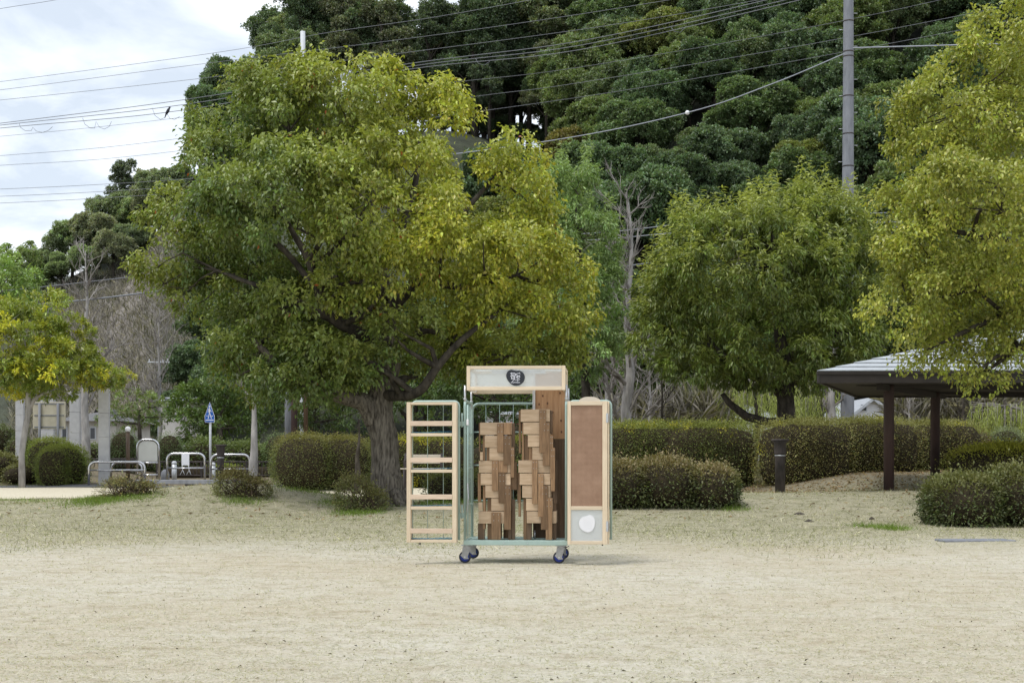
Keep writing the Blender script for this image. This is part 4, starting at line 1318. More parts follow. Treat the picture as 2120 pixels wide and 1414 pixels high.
rng = np.random.default_rng(5)
DOME_COLS = [(.075, .104, .044), (.066, .096, .044), (.088, .112, .042), (.072, .10, .052), (.088, .112, .040), (.060, .086, .042), (.080, .102, .046)]
count = 0
y = 104.0
while y < 236 and count < 285:
    sp = 5.2
    x = -0.40 * y - 4 + rng.uniform(0, sp)
    while x < 0.40 * y + 4:
        yy = y + rng.uniform(-2.6, 2.6); xx = x + rng.uniform(-1.8, 1.8)
        x += sp * rng.uniform(.85, 1.2)
        z = float(hill_z(xx, yy))
        px = CX + xx * F / yy; gy = HY - (z - CH) * F / yy
        if px < 150: pass
        s = rng.uniform(.74, 1.16)
        cy = gy - 6.5 * s * F / yy
        w = 4 * s * F / yy
        if cy + w * 1.4 < 0 or px < -60 or px > 2180: continue
        if cy > 840: continue
        if hidden(px, cy, w): continue
        bare = (30 < px < 365) and 98 < yy < 170
        if bare: continue
        if px < 455: continue
        if 660 < px < 1150 and yy <= 190 and gy - 10.5 * s * F / yy < 305: continue
        if px < 640 and yy < 165: continue
        ridge = yy > 187 and 560 < px < 1150
        if px < 1160 and yy > YR + 12: continue
        if ridge and rng.random() < .16: continue
        if ridge:
            col = [(.072, .098, .05), (.064, .084, .046), (.082, .09, .05)][int(rng.integers(0, 3))]
            hill_tree('tall', int(rng.integers(0, 9)), (xx, yy, z - .3), s * 1.12, rng.uniform(0, 6.28), col,
                      'tall dark tree with a long bare trunk in the ridge wood', 'tall ridge trees of the hill')
        else:
            ci = int(rng.integers(0, len(DOME_COLS)))
            col = DOME_COLS[ci]
            tone = 'olive-green' if ci in (2, 4, 6) else 'dark green'
            if rng.random() < .06: col = (.112, .125, .040); tone = 'yellowish-olive'
            zone = 'on the hillside right of the tall utility pole' if px > 1775 else ('high on the hillside, left of the tall utility pole' if cy < 190 else 'low on the hillside above the domed tree') if px > 1150 else 'on the left flank of the hill behind the largest tree'
            lab = f'{tone} round-crowned evergreen {zone}'
            hill_tree('dome', int(rng.integers(0, 9)), (xx, yy, z - .3), s, rng.uniform(0, 6.28), col,
                      lab, lab.replace('evergreen', 'evergreens'), zs=rng.uniform(.85, 1.15))
        count += 1
    y += 5.0
# trees of their own character on the hill
def at_hill(px, y):
    x = (px - CX) * y / F
    return (x, y, float(hill_z(x, y)) - .3)


hill_tree('dome', 1, at_hill(1440, 118), .62, .5, (.26, .20, .035), 'small golden crown low on the dark hillside', name='hillside_tree')
hill_tree('dome', 3, at_hill(1385, 112), .6, 1.5, (.17, .15, .035), 'olive-gold crown low on the hillside, left of the brightest golden one', name='hillside_tree')
hill_tree('dome', 2, at_hill(1205, 150), .95, 2.5, (.115, .10, .032), 'olive-brown crown at the hillside edge by the ridge trunks', name='hillside_tree')
hill_tree('pine', 0, at_hill(255, 182), .85, .4, (.075, .09, .055), 'lone dark pine rising above the left skyline', name='pine_tree')
for j, (px, yy, s, c) in enumerate([(60, 172, .7, (.13, .16, .06)), (15, 165, .8, (.14, .18, .06)), (-40, 168, .9, (.14, .18, .06)), (110, 176, .65, (.07, .085, .045))]):
    hill_tree('bamboo', j, at_hill(px, yy), s, j * 1.3, c, 'pale feathery tree on the low left end of the hill', 'feathery trees on the left end of the hill', name='hillside_tree')
for j, (px, yy, s) in enumerate([(90, 176, .6), (150, 178, .75), (205, 176, .75), (240, 182, .85), (290, 182, .85), (320, 178, .8), (345, 172, .8), (180, 170, .5), (235, 170, .6), (280, 174, .6), (130, 172, .45), (330, 186, .85)]):
    hill_tree('dome', j, at_hill(px, yy), s, j * 1.1, [(.13, .155, .085), (.155, .19, .09), (.16, .17, .10)][j % 3], 'dull green round tree above the bare brown slope at left', 'trees above the bare slope', name='hillside_tree')

for j, (px, yy, s) in enumerate([(405, 112, .62), (445, 120, .7), (385, 104, .5), (430, 104, .55), (470, 108, .6), (350, 102, .4), (455, 135, .75), (415, 130, .6), (500, 115, .6), (545, 112, .6)]):
    hill_tree('dome', j, at_hill(px, yy), s, j * .9, [(.06, .085, .042), (.075, .10, .046)][j % 2], 'dark green tree at the foot of the hill right of the bare slope', 'trees at the hill foot right of the bare slope', name='hillside_tree')
for j, (px, yy, s_) in enumerate([(985, 206, 1.2), (1020, 200, 1.35), (1060, 208, 1.3), (1095, 202, 1.45), (1125, 210, 1.4), (1150, 199, 1.5), (1180, 206, 1.4), (1205, 198, 1.3), (900, 212, 1.25), (940, 214, 1.3), (820, 210, 1.1), (1165, 214, 1.6)]):
    hill_tree('tall', j, at_hill(px, yy), s_, j * 1.7, [(.07, .098, .05), (.064, .084, .046), (.085, .1, .05)][j % 3], 'tall dark tree with a long bare trunk in the ridge wood', 'tall ridge trees of the hill')
for j, (px, yy, s_) in enumerate([(955, 201, .34), (985, 203, .4), (1010, 199, .32), (1035, 204, .42), (1065, 200, .36), (1090, 205, .42), (1120, 201, .38), (1145, 203, .45), (915, 203, .38)]):
    hill_tree('dome', j, at_hill(px, yy), s_, j * 1.3, (.07, .095, .048), 'small dark undergrowth tree between the ridge trunks', 'undergrowth on the ridge')
hill_tree('tall', 2, at_hill(655, 200), 1.15, .7, (.15, .175, .08), 'airy light green tree on the skyline above the largest crown')
hill_tree('tall', 1, at_hill(600, 203), .9, 2.7, (.13, .15, .075), 'thin airy tree on the skyline left of the white-topped pole')

# grey-brown winter scrub over the bare slope (uncountable)
def scrub():
    rng = np.random.default_rng(9)
    n = 30000
    yy = rng.uniform(97, 174, n); px = rng.uniform(20, 400, n)
    xx = (px - CX) * yy / F
    zz = hill_z(xx, yy)
    D = unit(rng.normal(0, .45, (n, 3)) + np.array([0, 0, 1]))
    t = np.array([.32, .295, .28])[None] * np.exp(rng.normal(0, .32, (n, 1)))
    g = rng.random(n) < .12
    t[g] = np.array([.12, .13, .06])
    V, Fc = leaf_arrays(np.stack([xx, yy, zz - .1], 1), D, rng.uniform(.35, 1.3, n), rng.uniform(.03, .06, n), rng)
    o = np_mesh('winter_scrub', V, Fc, M['straw'], tint=np.repeat(t, 4, 0))
    tag(o, 'grey-brown leafless scrub covering the bare slope at left', 'scrub', kind='stuff')


scrub()


# ---------------------------------------------------------------- grass (uncountable)
def blades(name, label, X, Yv, L, W, tint, rng, flat=.25, mname='straw', z0=0.0, cat='grass'):
    n = len(X)
    Z = ground_z(X, Yv) + z0
    D = unit(np.stack([rng.normal(0, 1, n), rng.normal(0, 1, n), np.abs(rng.normal(0, 1, n)) * flat + .05], 1))
    S = unit(np.cross(D, np.array([0, 0, 1.0]) + rng.normal(0, .4, (n, 3))))
    B = np.stack([X, Yv, Z], 1)
    v = np.empty((n, 3, 3))
    v[:, 0] = B + S * (W * .5)[:, None]; v[:, 1] = B - S * (W * .5)[:, None]; v[:, 2] = B + D * L[:, None]
    o = np_mesh(name, v.reshape(-1, 3), np.arange(3 * n).reshape(n, 3), M[mname], tint=np.repeat(tint, 3, 0))
    return tag(o, label, cat, kind='stuff')


def lawns():
    rng = np.random.default_rng(31)
    n = 330000
    # density falls with distance (about even per picture area)
    Yv = 1 / rng.uniform(1 / 36.0, 1 / 6.2, n)
    X = rng.uniform(-.42, .42, n) * Yv
    far = Yv > 18.5 + 1.5 * np.sin(X * 1.3) + rng.normal(0, 1.2, n)
    keep = far | (rng.random(n) < .5)
    X, Yv, far = X[keep], Yv[keep], far[keep]
    n = len(X)
    t = np.array([.525, .508, .435])[None] * np.exp(rng.normal(0, .10, (n, 1)))
    fc = np.array([.42, .40, .295])[None] * np.exp(rng.normal(0, .28, (n, 1)))
    t[far] = fc[far]
    dk = rng.random(n) < np.where(far, .15, .04)
    t[dk] *= .45
    gp = np.array([mnoise.noise(Vector((a * .45, b * .3, 3.1))) for a, b in zip(X[::4], Yv[::4])]).repeat(4)[:n]
    gp = np.resize(gp, n)
    gr = far & (rng.random(n) < np.clip(.10 + gp * .9, .03, .6))
    t[gr] = np.array([.17, .20, .065])[None] * np.exp(rng.normal(0, .25, (gr.sum(), 1)))
    L = rng.uniform(.015, .04, n) * np.where(far, 1.6, 1.0) * (.6 + Yv / 22)
    W = rng.uniform(.0015, .003, n) * (1 + Yv / 9)
    blades('dry_grass', 'short bleached winter grass over the open ground and mounds', X, Yv, L, W, t, rng, np.where(far, .5, .2))
    # green tufts
    Xs = []; Ys = []
    for px, y_, w, hgt, cnt in [(190, 28.2, .55, .5, 1600), (215, 27.6, .5, .4, 1200), (280, 28.0, .7, .4, 1300), (1845, 21.9, .28, .25, 700), (1790, 22.4, .25, .15, 260), (740, 26.3, .5, .35, 1300),
                                (700, 28.2, .45, .3, 900), (500, 27.6, .5, .3, 900), (20, 33.0, 1.6, .9, 900), (1515, 26.5, .35, .3, 700), (60, 46, 1.6, 1.6, 1500), (10, 47, 1.2, 1.2, 1000), (1000, 28.8, 1.4, .6, 900), (900, 28.2, .8, .5, 900), (130, 31.5, 1.0, .8, 350), (640, 30, .8, .4, 600)]:
        x_ = (px - CX) * y_ / F
        Xs.append(x_ + rng.normal(0, w * .5, cnt)); Ys.append(y_ + rng.normal(0, hgt, cnt))
    X = np.concatenate(Xs); Yv = np.concatenate(Ys); n = len(X)
    t = np.array([.15, .22, .045])[None] * np.exp(rng.normal(0, .25, (n, 1)))
    blades('green_grass', 'tufts of fresh green grass on the mounds', X, Yv, rng.uniform(.05, .13, n), rng.uniform(.006, .011, n), t, rng, 1.0)
    # dead leaves
    n = 7000
    Yv = np.concatenate([rng.uniform(31.5, 40, 6500), rng.uniform(24, 32, 500)]); 
    X = np.concatenate([rng.uniform(.09, .40, 6500) * Yv[:6500], rng.uniform(-.36, .36, 500) * Yv[6500:]])
    t = np.array([.24, .17, .10])[None] * np.exp(rng.normal(0, .4, (n, 1)))
    Pb = np.stack([X, Yv, terrain(X, Yv) + .012], 1)
    D = unit(np.stack([rng.normal(0, 1, n), rng.normal(0, 1, n), rng.normal(.15, .2, n)], 1))
    V, Fc = leaf_arrays(Pb, D, rng.uniform(.05, .11, n), rng.uniform(.03, .05, n), rng)
    o = np_mesh('fallen_leaves', V, Fc, M['straw'], tint=np.repeat(t, 4, 0))
    tag(o, 'brown fallen leaves strewn on the banks', 'leaves', kind='stuff')
    # dark crumbs of earth and twig on the sand
    n = 480
    Yv = 1 / rng.uniform(1 / 24.0, 1 / 6.3, n); X = rng.uniform(-.42, .42, n) * Yv
    t = np.array([.12, .10, .075])[None] * np.exp(rng.normal(0, .35, (n, 1)))
    Pb = np.stack([X, Yv, ground_z(X, Yv) + .003], 1)
    D = unit(np.stack([rng.normal(0, 1, n), rng.normal(0, .6, n), rng.normal(.1, .15, n)], 1))
    V, Fc = leaf_arrays(Pb, D, rng.uniform(.008, .03, n), rng.uniform(.004, .010, n), rng, fold=.6)
    o = np_mesh('ground_litter', V, Fc, M['straw'], tint=np.repeat(t, 4, 0))
    tag(o, 'dark crumbs of earth and twig on the pale ground', 'litter', kind='stuff')


lawns()


# ================================================================ OBJECTS
# ---------------------------------------------------------------- roll cage trolley and its load
CR = R(-4.0)
CO = Vector(((1066.5 - CX) * 14.72 / F, 14.72, 0.0))
CM = Matrix.Translation(CO) @ Matrix.Rotation(CR, 4, 'Z')


def lx(px): return (px - 1066.5) / 200.0
def lz(py): return (1167.0 - py) / 200.0
def cw(x, y, z): return CM @ Vector((x, y, z))


def u_tube(mb, x0, x1, z0, z1, y, r, n=10, rc=.06):
    pts = [Vector((x0, y, z0)), Vector((x0, y, z1 - rc))]
    for k in range(1, 6):
        a = math.pi / 2 * k / 6
        pts.append(Vector((x0 + rc - rc * math.cos(a), y, z1 - rc + rc * math.sin(a))))
    pts.append(Vector((x0 + rc, y, z1))); pts.append(Vector((x1 - rc, y, z1)))
    for k in range(1, 6):
        a = math.pi / 2 * k / 6
        pts.append(Vector((x1 - rc + rc * math.sin(a), y, z1 - rc + rc * math.cos(a))))
    pts.append(Vector((x1, y, z1 - rc))); pts.append(Vector((x1, y, z0)))
    return mb.tube(pts, r, n)


def swap_xy(mb, b0, x):
    """turn tube built in the xz plane (y = const) into the yz plane at x"""
    for i in range(b0, len(mb.v)):
        a, b_, c = mb.v[i]
        mb.v[i] = (x + b_, a, c)


def trolley():
    t = thing('roll_cage_trolley', 'pale green steel roll cage trolley standing open on the bare ground', 'trolley', CO, CR)
    W0, W1, DP = lx(959), lx(1175), .80
    zb0, zb1, zt = lz(1128.5), lz(1118.5), lz(829)
    g = M['green_steel']
    # base: front, back and side channels, and deck slats
    mb = MB()
    mb.box((W0, 0, zb0), (W1, .035, zb1), .004)
    mb.box((W0, DP - .035, zb0), (W1, DP, zb1), .004)
    mb.box((W0, .036, zb0), (W0 + .035, DP - .036, zb1), .004)
    mb.box((W1 - .035, .036, zb0), (W1, DP - .036, zb1), .004)
    base = mb.build('base_frame', g, t, world=False)
    for k in range(5):
        mb = MB(); y0 = .07 + k * .135
        mb.box((W0 + .037, y0, zb1 - .012), (W1 - .037, y0 + .11, zb1 - .004), .002)
        mb.build('deck_slat', g, base, world=False)
    for xx in (lx(1043), lx(1092)):
        mb = MB(); mb.lathe([(.006, 0), (.006, .004)], (0, 0, 0), 8)
        for i in range(len(mb.v)):
            a, b_, c = mb.v[i]; mb.v[i] = (xx + a, -.0005 - c, (zb0 + zb1) / 2 + b_)
        mb.build('bolt', M['galv'], base, world=False)
    # rear panel
    mb = MB(); u_tube(mb, W0 + .015, W1 - .015, zb1 - .002, zt, DP - .017, .0135, rc=.075)
    rear = mb.build('rear_frame', g, t, world=False)
    for py in (897, 969, 1046):
        z = lz(py) + .03
        mb = MB(); mb.tube([(W0 + .03, DP - .017, z), (W1 - .03, DP - .017, z)], .007, 8); mb.build('cross_bar', g, rear, world=False)
    for k in range(1, 7):
        x = W0 + .015 + (W1 - W0 - .03) * k / 7
        mb = MB(); mb.tube([(x, DP - .026, zb1), (x, DP - .026, zt - .008)], .0035, 6); mb.build('wire', g, rear, world=False)
    # side panels
    for sx in (0, 1):
        x = W0 + .014 if sx == 0 else W1 - .014
        mb = MB(); b0 = len(mb.v); u_tube(mb, .014, DP - .05, zb1 - .002, zt, 0, .014, rc=.06); swap_xy(mb, b0, x)
        side = mb.build('side_frame', g, t, world=False)
        for k in range(1, 6):
            yy = .014 + (DP - .064) * k / 6
            mb = MB(); mb.tube([(x, yy, zb1), (x, yy, zt - .01)], .0035, 6); mb.build('wire', g, side, world=False)
        for py in (897, 969, 1046):
            mb = MB(); mb.tube([(x + .008, .02, lz(py)), (x + .008, DP - .056, lz(py))], .006, 6); mb.build('cross_bar', g, side, world=False)
        # latch tube on the front post
        xs_ = x + (.030 if sx == 0 else -.0)
        if sx == 0:
            mb = MB(); mb.tube([(xs_, -.002, lz(1110)), (xs_, -.002, lz(838))], .010, 10); mb.build('latch_tube', g, side, world=False)
            mb = MB(); mb.box((xs_ - .012, -.022, lz(880)), (xs_ + .012, -.0125, lz(868)), .003); mb.build('latch_plate', M['white_paint'], side, world=False)
            mb = MB(); mb.tube([(xs_, -.014, lz(1000)), (xs_ + .01, -.022, lz(1030)), (xs_ - .004, -.02, lz(1060))], .006, 8); mb.build('latch_handle', M['galv'], side, world=False)
    # opened doors
    for sx in (0, 1):
        if sx == 0: a, b_ = lx(851), lx(949.5)
        else: a, b_ = lx(1178), lx(1264.5)
        z0 = lz(1118) if sx == 0 else lz(1116)
        y_ = .012
        mb = MB(); u_tube(mb, a, b_, z0, lz(830.5), y_, .0125, rc=.05)
        mb.tube([(a, y_, z0 + .01), (b_, y_, z0 + .01)], .010, 8)
        dr = mb.build('door_frame', g, t, world=False)
        for k in range(1, 3) if sx == 0 else range(1, 3):
            x = a + (b_ - a) * k / 3
            mb = MB(); mb.tube([(x, y_, z0), (x, y_, lz(832))], .0035, 6); mb.build('wire', g, dr, world=False)
        for py in (900, 975, 1050):
            mb = MB(); mb.tube([(a, y_ + .008, lz(py)), (b_, y_ + .008, lz(py))], .005, 6); mb.build('cross_bar', g, dr, world=False)
        if sx == 0:
            for py in (877, 1067):
                mb = MB(); mb.box((lx(950), .004, lz(py + 5)), (W0 + .004, .012, lz(py - 5)), .002); mb.build('hinge', g, dr, world=False)
                mb = MB(); mb.tube([(lx(956), -.003, lz(py + 7)), (lx(956), -.003, lz(py - 22))], .008, 8); mb.build('hinge_pin', g, dr, world=False)
        mb = MB(); xk = lx(869) if sx == 0 else lx(1247); mb.lathe([(.007, 0), (.008, .014), (.005, .026)], (xk, -.03, lz(1128)), 8); mb.build('door_stop', M['rubber'], dr, world=False)
    # casters
    for ix, x in enumerate((lx(965), lx(1161))):
        for iy, y_ in enumerate((.06, DP - .06)):
            xo = (-.02, -.02)[ix]
            if iy == 1: xo = -.0
            mb = MB(); mb.box((x - .055, y_ - .05, zb0 - .008), (x + .055, y_ + .05, zb0 - .0005), .002)
            mb.lathe([(.035, -.024), (.038, -.018), (.035, -.008)], (x, y_, zb0), 16)
            c = mb.build('caster_plate', M['galv'], t, world=False)
            R_ = .0625
            cx_, cz = x + xo, R_ + .004
            for s in (-1, 1):
                mb = MB()
                yy = y_ + s * .026
                poly = [(x - .042, zb0 - .022), (x + .042, zb0 - .022), (x + .03, zb0 - .06), (cx_ + .030, cz + .004), (cx_ + .042, cz - .018), (cx_ - .005, cz - .022), (cx_ - .046, cz + .018), (cx_ - .030, cz + .035)]
                mb.prism(poly, yy - .0025, yy + .0025)
                mb.build('fork', M['fork_steel'], c, world=False)
            mb = MB(); b0 = 0
            mb.lathe([(.050, -.018), (.058, -.017), (R_, -.011), (R_, .011), (.058, .017), (.050, .018)], (0, 0, 0), 36)
            for i in range(len(mb.v)):
                a, b_, c_ = mb.v[i]; mb.v[i] = (cx_ + a, y_ + c_, cz + b_)
            mb.build('tyre', M['rubber'], c, world=False)
            mb = MB(); mb.lathe([(.038, -.0195), (.046, -.0185), (.046, .0185), (.038, .0195)], (0, 0, 0), 30)
            for i in range(len(mb.v)):
                a, b_, c_ = mb.v[i]; mb.v[i] = (cx_ + a, y_ + c_, cz + b_)
            mb.build('wheel_disc', M['blue_wheel'], c, world=False)
            mb = MB(); mb.tube([(cx_, y_ - .034, cz), (cx_, y_ + .034, cz)], .009, 10); mb.build('axle', M['steel'], c, world=False)
            if ix == 1:
                mb = MB(); mb.prism([(x + .05, zb0 - .03), (x + .085, zb0 - .012), (x + .082, zb0 - .006), (x + .045, zb0 - .022)], y_ - .02, y_ + .02); mb.build('brake_pedal', M['iron'], c, world=False)
    # loose rods standing on the deck
    for px in (1104, 1147):
        mb = MB(); mb.tube([(lx(px), .30, zb1), (lx(px), .30, lz(1100))], .008, 8); mb.build('deck_rod', M['steel'], t, world=False)
    # four grey pipes that carry the sign box
    for px, y_ in ((960, .03), (970, .70), (1175, .03), (1181, .70)):
        x = W0 + .014 if px < 1000 else W1 - .014
        x += (-.001 if px < 1000 else .001)
        mb = MB(); mb.tube([(x, y_, zt - .06), (x, y_, lz(797))], .0105, 10); p = mb.build('sign_pipe', M['steel'], t, world=False)
        mb = MB(); mb.lathe([(.016, 0), (.018, .006), (.016, .014)], (x, y_, zt + .012), 12); mb.build('clamp', M['galv'], p, world=False)


trolley()


def rack():
    z0, z1 = lz(1122), lz(833)
    x0, x1 = lx(844), lx(947.5)
    t = thing('slatted_rack', 'narrow open pine rack with four bays hung on the left cage door', 'rack', cw((x0 + x1) / 2, -.06, z0), CR)
    cxm = (x0 + x1) / 2
    ya, yb = -.075, .055          # relative to the thing's own y (door plane lies behind it)
    pp = M['pine_pink']

    def part(name, a, b_, m, bev=.002):
        mb = MB(); mb.box((a[0] - cxm, a[1], a[2] - z0), (b_[0] - cxm, b_[1], b_[2] - z0), bev); return mb.build(name, m, t, world=False)
    part('side_board', (x0, ya, z0), (x0 + .041, yb, z1), M['pine'])
    part('side_board', (x1 - .045, ya, z0), (x1, yb, z1), M['pine'])
    part('top_board', (x0 + .042, ya + .003, z1 - .026), (x1 - .046, yb, z1 - .001), M['pine_h'])
    part('bottom_board', (x0 + .042, ya + .003, z0 + .001), (x1 - .046, yb, z0 + .026), M['pine_h'])
    for py in (900, 975, 1051):
        part('shelf_board', (x0 + .042, ya + .003, lz(py + 3)), (x1 - .046, yb, lz(py - 3)), M['pine_h'])
    for py in (877, 952, 1028, 1098):
        part('retaining_slat', (x0 + .0405, ya - .006, lz(py + 5)), (x1 - .0445, ya + .006, lz(py - 5)), pp)
    for k, py in enumerate((894.5, 969.5, 1045.5, 1113)):
        for q in (0, 1):
            mb = MB(); z = lz(py) - z0
            mb.tube([(x0 + .03 - cxm, ya + .02 + q * .03, z - .002), (-.05, ya + .022 + q * .03, z - .005 - .004 * q), (.06, ya + .02 + q * .03, z + .002), (x1 - .03 - cxm, ya + .02 + q * .03, z + .004)], .0022, 5)
            mb.build('blue_cord', M['blue_cord'], t, world=False)
    mb = MB()
    for k in range(7):
        x = -.2 + k * .065
        mb.tube([(x, -.02, .03), (x + .03, -.03, .045), (x + .06, -.02, .03)], .0025, 5)
    mb.build('cord_coil', M['blue_cord'], t, world=False)


rack()


def bean(w, h, flip=False, n=40):
    """rounded bean / stone outline centred on 0 in (x,z), w x h"""
    pts = []
    for k in range(n):
        a = 2 * math.pi * k / n
        x = math.cos(a); z = math.sin(a)
        r = 1 + .06 * math.cos(2 * a + .4) - .10 * max(0, math.cos(a - math.pi / 2 + .12)) ** 6 + .05 * math.cos(3 * a - .3)
        pts.append(((-1 if flip else 1) * x * r * w / 2, z * r * h / 2))
    return pts if not flip else pts[::-1]


def case():
    z0, z1 = lz(1124.5), lz(832)
    x0, x1 = lx(1175.5), lx(1261)
    cxm = (x0 + x1) / 2
    t = thing('pegboard_case', 'tall pine case with brown pegboard panel on the right cage door', 'case', cw(cxm, -.06, z0), CR)
    ya, yb = -.075, .055

    def part(name, a, b_, m, bev=.002, par=None):
        mb = MB(); mb.box((a[0] - cxm, a[1], a[2] - z0), (b_[0] - cxm, b_[1], b_[2] - z0), bev); return mb.build(name, m, par or t, world=False)
    xi0, xi1 = lx(1182.5), lx(1247)
    part('front_stile', (x0, ya, z0), (xi0, ya + .02, z1), M['pine'])
    part('front_stile', (xi1, ya, z0), (lx(1257), ya + .02, z1), M['pine'])
    part('front_rail', (xi0 + .001, ya, lz(840.5)), (xi1 - .001, ya + .02, z1 - .001), M['pine_h'])
    part('front_rail', (xi0 + .001, ya, lz(1054)), (xi1 - .001, ya + .02, lz(1046.5)), M['pine_h'])
    part('front_rail', (xi0 + .001, ya, z0 + .001), (xi1 - .001, ya + .02, lz(1117.5)), M['pine_h'])
    part('side_board', (x1 - .018, ya + .022, z0 + .002), (x1, yb, z1 - .002), M['pine'])
    part('side_board', (x0 + .002, ya + .022, z0 + .002), (x0 + .018, yb, z1 - .002), M['pine'])
    part('top_board', (x0 + .019, ya + .022, z1 - .018), (x1 - .019, yb, z1 - .003), M['pine_h'])
    part('bottom_board', (x0 + .019, ya + .022, z0 + .003), (x1 - .019, yb, z0 + .018), M['pine_h'])
    part('pegboard', (xi0 - .008, ya + .012, lz(1050)), (xi1 + .008, ya + .0165, lz(836)), M['peg'], .0005)
    part('clear_panel', (xi0 - .008, ya + .012, lz(1121)), (xi1 + .008, ya + .0165, lz(1051)), M['poly_white'], .0005)
    mb = MB(); mb.prism([(a + lx(1216) - cxm, b_ + lz(1081.5) - z0) for a, b_ in bean(.155, .19, True)], ya + .004, ya + .010); mb.build('white_disc', M['white_paint'], t, world=False)
    for py0, py1 in ((857, 876), (1077, 1098)):
        h = part('hinge', (lx(1254.5), ya - .003, lz(py1)), (lx(1259), ya - .0005, lz(py0)), M['galv'], .0008)
        part('hinge_leaf', (x1 + .0005, ya - .002, lz(py1)), (x1 + .003, ya + .05, lz(py0)), M['galv'], .0008, h)
    pl = [(-.11, 0), (.11, 0), (.105, .018), (.085, .03), (.06, .042), (.03, .047), (-.03, .047), (-.06, .042), (-.085, .030), (-.105, .018)]
    mb = MB(); mb.prism([(a + lx(1221) - cxm, b_ + z1 - z0 - .001) for a, b_ in pl], ya + .03, ya + .045); mb.build('carry_plate', M['ply_grey'], t, world=False)


case()


def sign_box():
    x0, x1 = lx(966), lx(1170.5)
    z0, z1 = lz(808), lz(757.5)
    DP = .80
    cxm = (x0 + x1) / 2
    t = thing('light_box_sign', 'long pine-framed translucent box sign with black bean-shaped emblem atop the trolley', 'sign', cw(cxm, 0, z0), CR)
    S = lambda a: (a[0] - cxm, a[1], a[2] - z0)

    def part(name, a, b_, m, bev=.002, par=None):
        mb = MB(); mb.box(S(a), S(b_), bev); return mb.build(name, m, par or t, world=False)
    f = .036
    yf, yb = -.02, DP - .02
    for (ya, yb_) in ((yf, yf + .03), (yb - .03, yb)):
        part('stile', (x0, ya, z0), (x0 + f, yb_, z1), M['pine'])
        part('stile', (x1 - f, ya, z0), (x1, yb_, z1), M['pine'])
        part('rail', (x0 + f + .001, ya, z1 - .032), (x1 - f - .001, yb_, z1 - .001), M['pine_h'])
        part('rail', (x0 + f + .001, ya, z0 + .001), (x1 - f - .001, yb_, z0 + .038), M['pine_h'])
        part('sheet', (x0 + .012, (ya + yb_) / 2 + .002, z0 + .02), (x1 - .012, (ya + yb_) / 2 + .007, z1 - .02), M['poly_front'] if ya < .2 else M['poly_white'], .0004)
    for xa, xb in ((x0 + .003, x0 + .030), (x1 - .030, x1 - .003)):
        part('side_rail', (xa, yf + .031, z1 - .036), (xb, yb - .031, z1 - .002), M['pine_h'])
        part('side_rail', (xa, yf + .031, z0 + .002), (xb, yb - .031, z0 + .036), M['pine_h'])
        part('side_sheet', ((xa + xb) / 2 - .002, yf + .03, z0 + .02), ((xa + xb) / 2 + .002, yb - .03, z1 - .02), M['poly'], .0004)
    part('top_sheet', (x0 + .01, yf + .032, z1 - .006), (x1 - .01, yb - .032, z1 - .003), M['poly'], .0004)
    part('lamp_tube', (lx(1017), yf + .035, lz(774)), (lx(1130), yf + .06, lz(766)), M['white_paint'], .004)
    # emblem
    ex, ez = lx(1067.3), lz(782)
    yf_ = yf + .0015
    # outline traced in photograph pixels (1040 + u/33.67, 760 + v/33.67)
    ol = [(275, 560), (310, 440), (380, 320), (470, 235), (570, 195), (680, 188), (780, 215), (900, 250), (1030, 262), (1180, 252), (1300, 290), (1420, 370), (1520, 490), (1575, 640), (1580, 780), (1545, 930), (1460, 1080),
          (1330, 1200), (1180, 1280), (1000, 1315), (830, 1300), (690, 1240), (560, 1140), (450, 1020), (360, 890), (300, 740)]
    q = lambda u, v: (lx(1040 + u / 33.67) - cxm, lz(760 + v / 33.67) - z0)
    mb = MB(); mb.prism([q(*a) for a in ol], yf_ - .005, yf_ - .0015)
    em = mb.build('emblem', M['black_print'], t, world=False)
    strokes = [[(575, 455), (660, 400), (650, 560), (590, 630), (650, 700), (650, 790)], [(680, 430), (850, 420), (905, 480), (880, 590)], [(700, 520), (760, 600), (830, 640), (820, 780)], [(760, 520), (830, 520)],
               [(650, 630), (830, 630)], [(640, 740), (820, 740)], [(940, 470), (930, 600)], [(990, 480), (1060, 450), (1150, 450), (1210, 400), (1240, 480)], [(1000, 520), (1030, 590), (1120, 620), (1240, 590)],
               [(960, 650), (1030, 700), (970, 760)], [(1060, 640), (1190, 640), (1240, 690), (1190, 750), (1070, 740), (1060, 640)], [(870, 640), (880, 790)],
               [(630, 830), (880, 820), (830, 870), (720, 1000)], [(880, 880), (920, 910)], [(970, 890), (1040, 890)], [(1090, 770), (1085, 1000)], [(1090, 890), (1230, 870)]]
    mb = MB()
    for st in strokes:
        for a, b_ in zip(st, st[1:]):
            A = Vector(q(*a)); B = Vector(q(*b_)); d = (B - A).normalized() * .0022; nn = Vector((-d.y, d.x)) * 1.0
            A2, B2 = A - d, B + d
            mb.prism([tuple(A2 + nn), tuple(A2 - nn), tuple(B2 - nn), tuple(B2 + nn)], yf_ - .0064, yf_ - .0052)
    mb.build('emblem_lettering', M['white_print'], em, world=False)
    mb = MB()
    x = 620
    rr = random.Random(3)
    while x < 1240:
        w = rr.choice((30, 40, 46))
        mb.prism([q(x, 1030), q(x, 1120), q(x + 14, 1120), q(x + 14, 1030)], yf_ - .0064, yf_ - .0052)
        v = rr.choice((1040, 1075, 1100))
        mb.prism([q(x + 14.5, v), q(x + 14.5, v + 18), q(x + w, v + 18), q(x + w, v)], yf_ - .0064, yf_ - .0052)
        x += w + 12
    mb.build('emblem_lettering', M['white_print'], em, world=False)
    # small loop of cord under the left corner
    mb = MB(); c = S((lx(981), .0, z0))
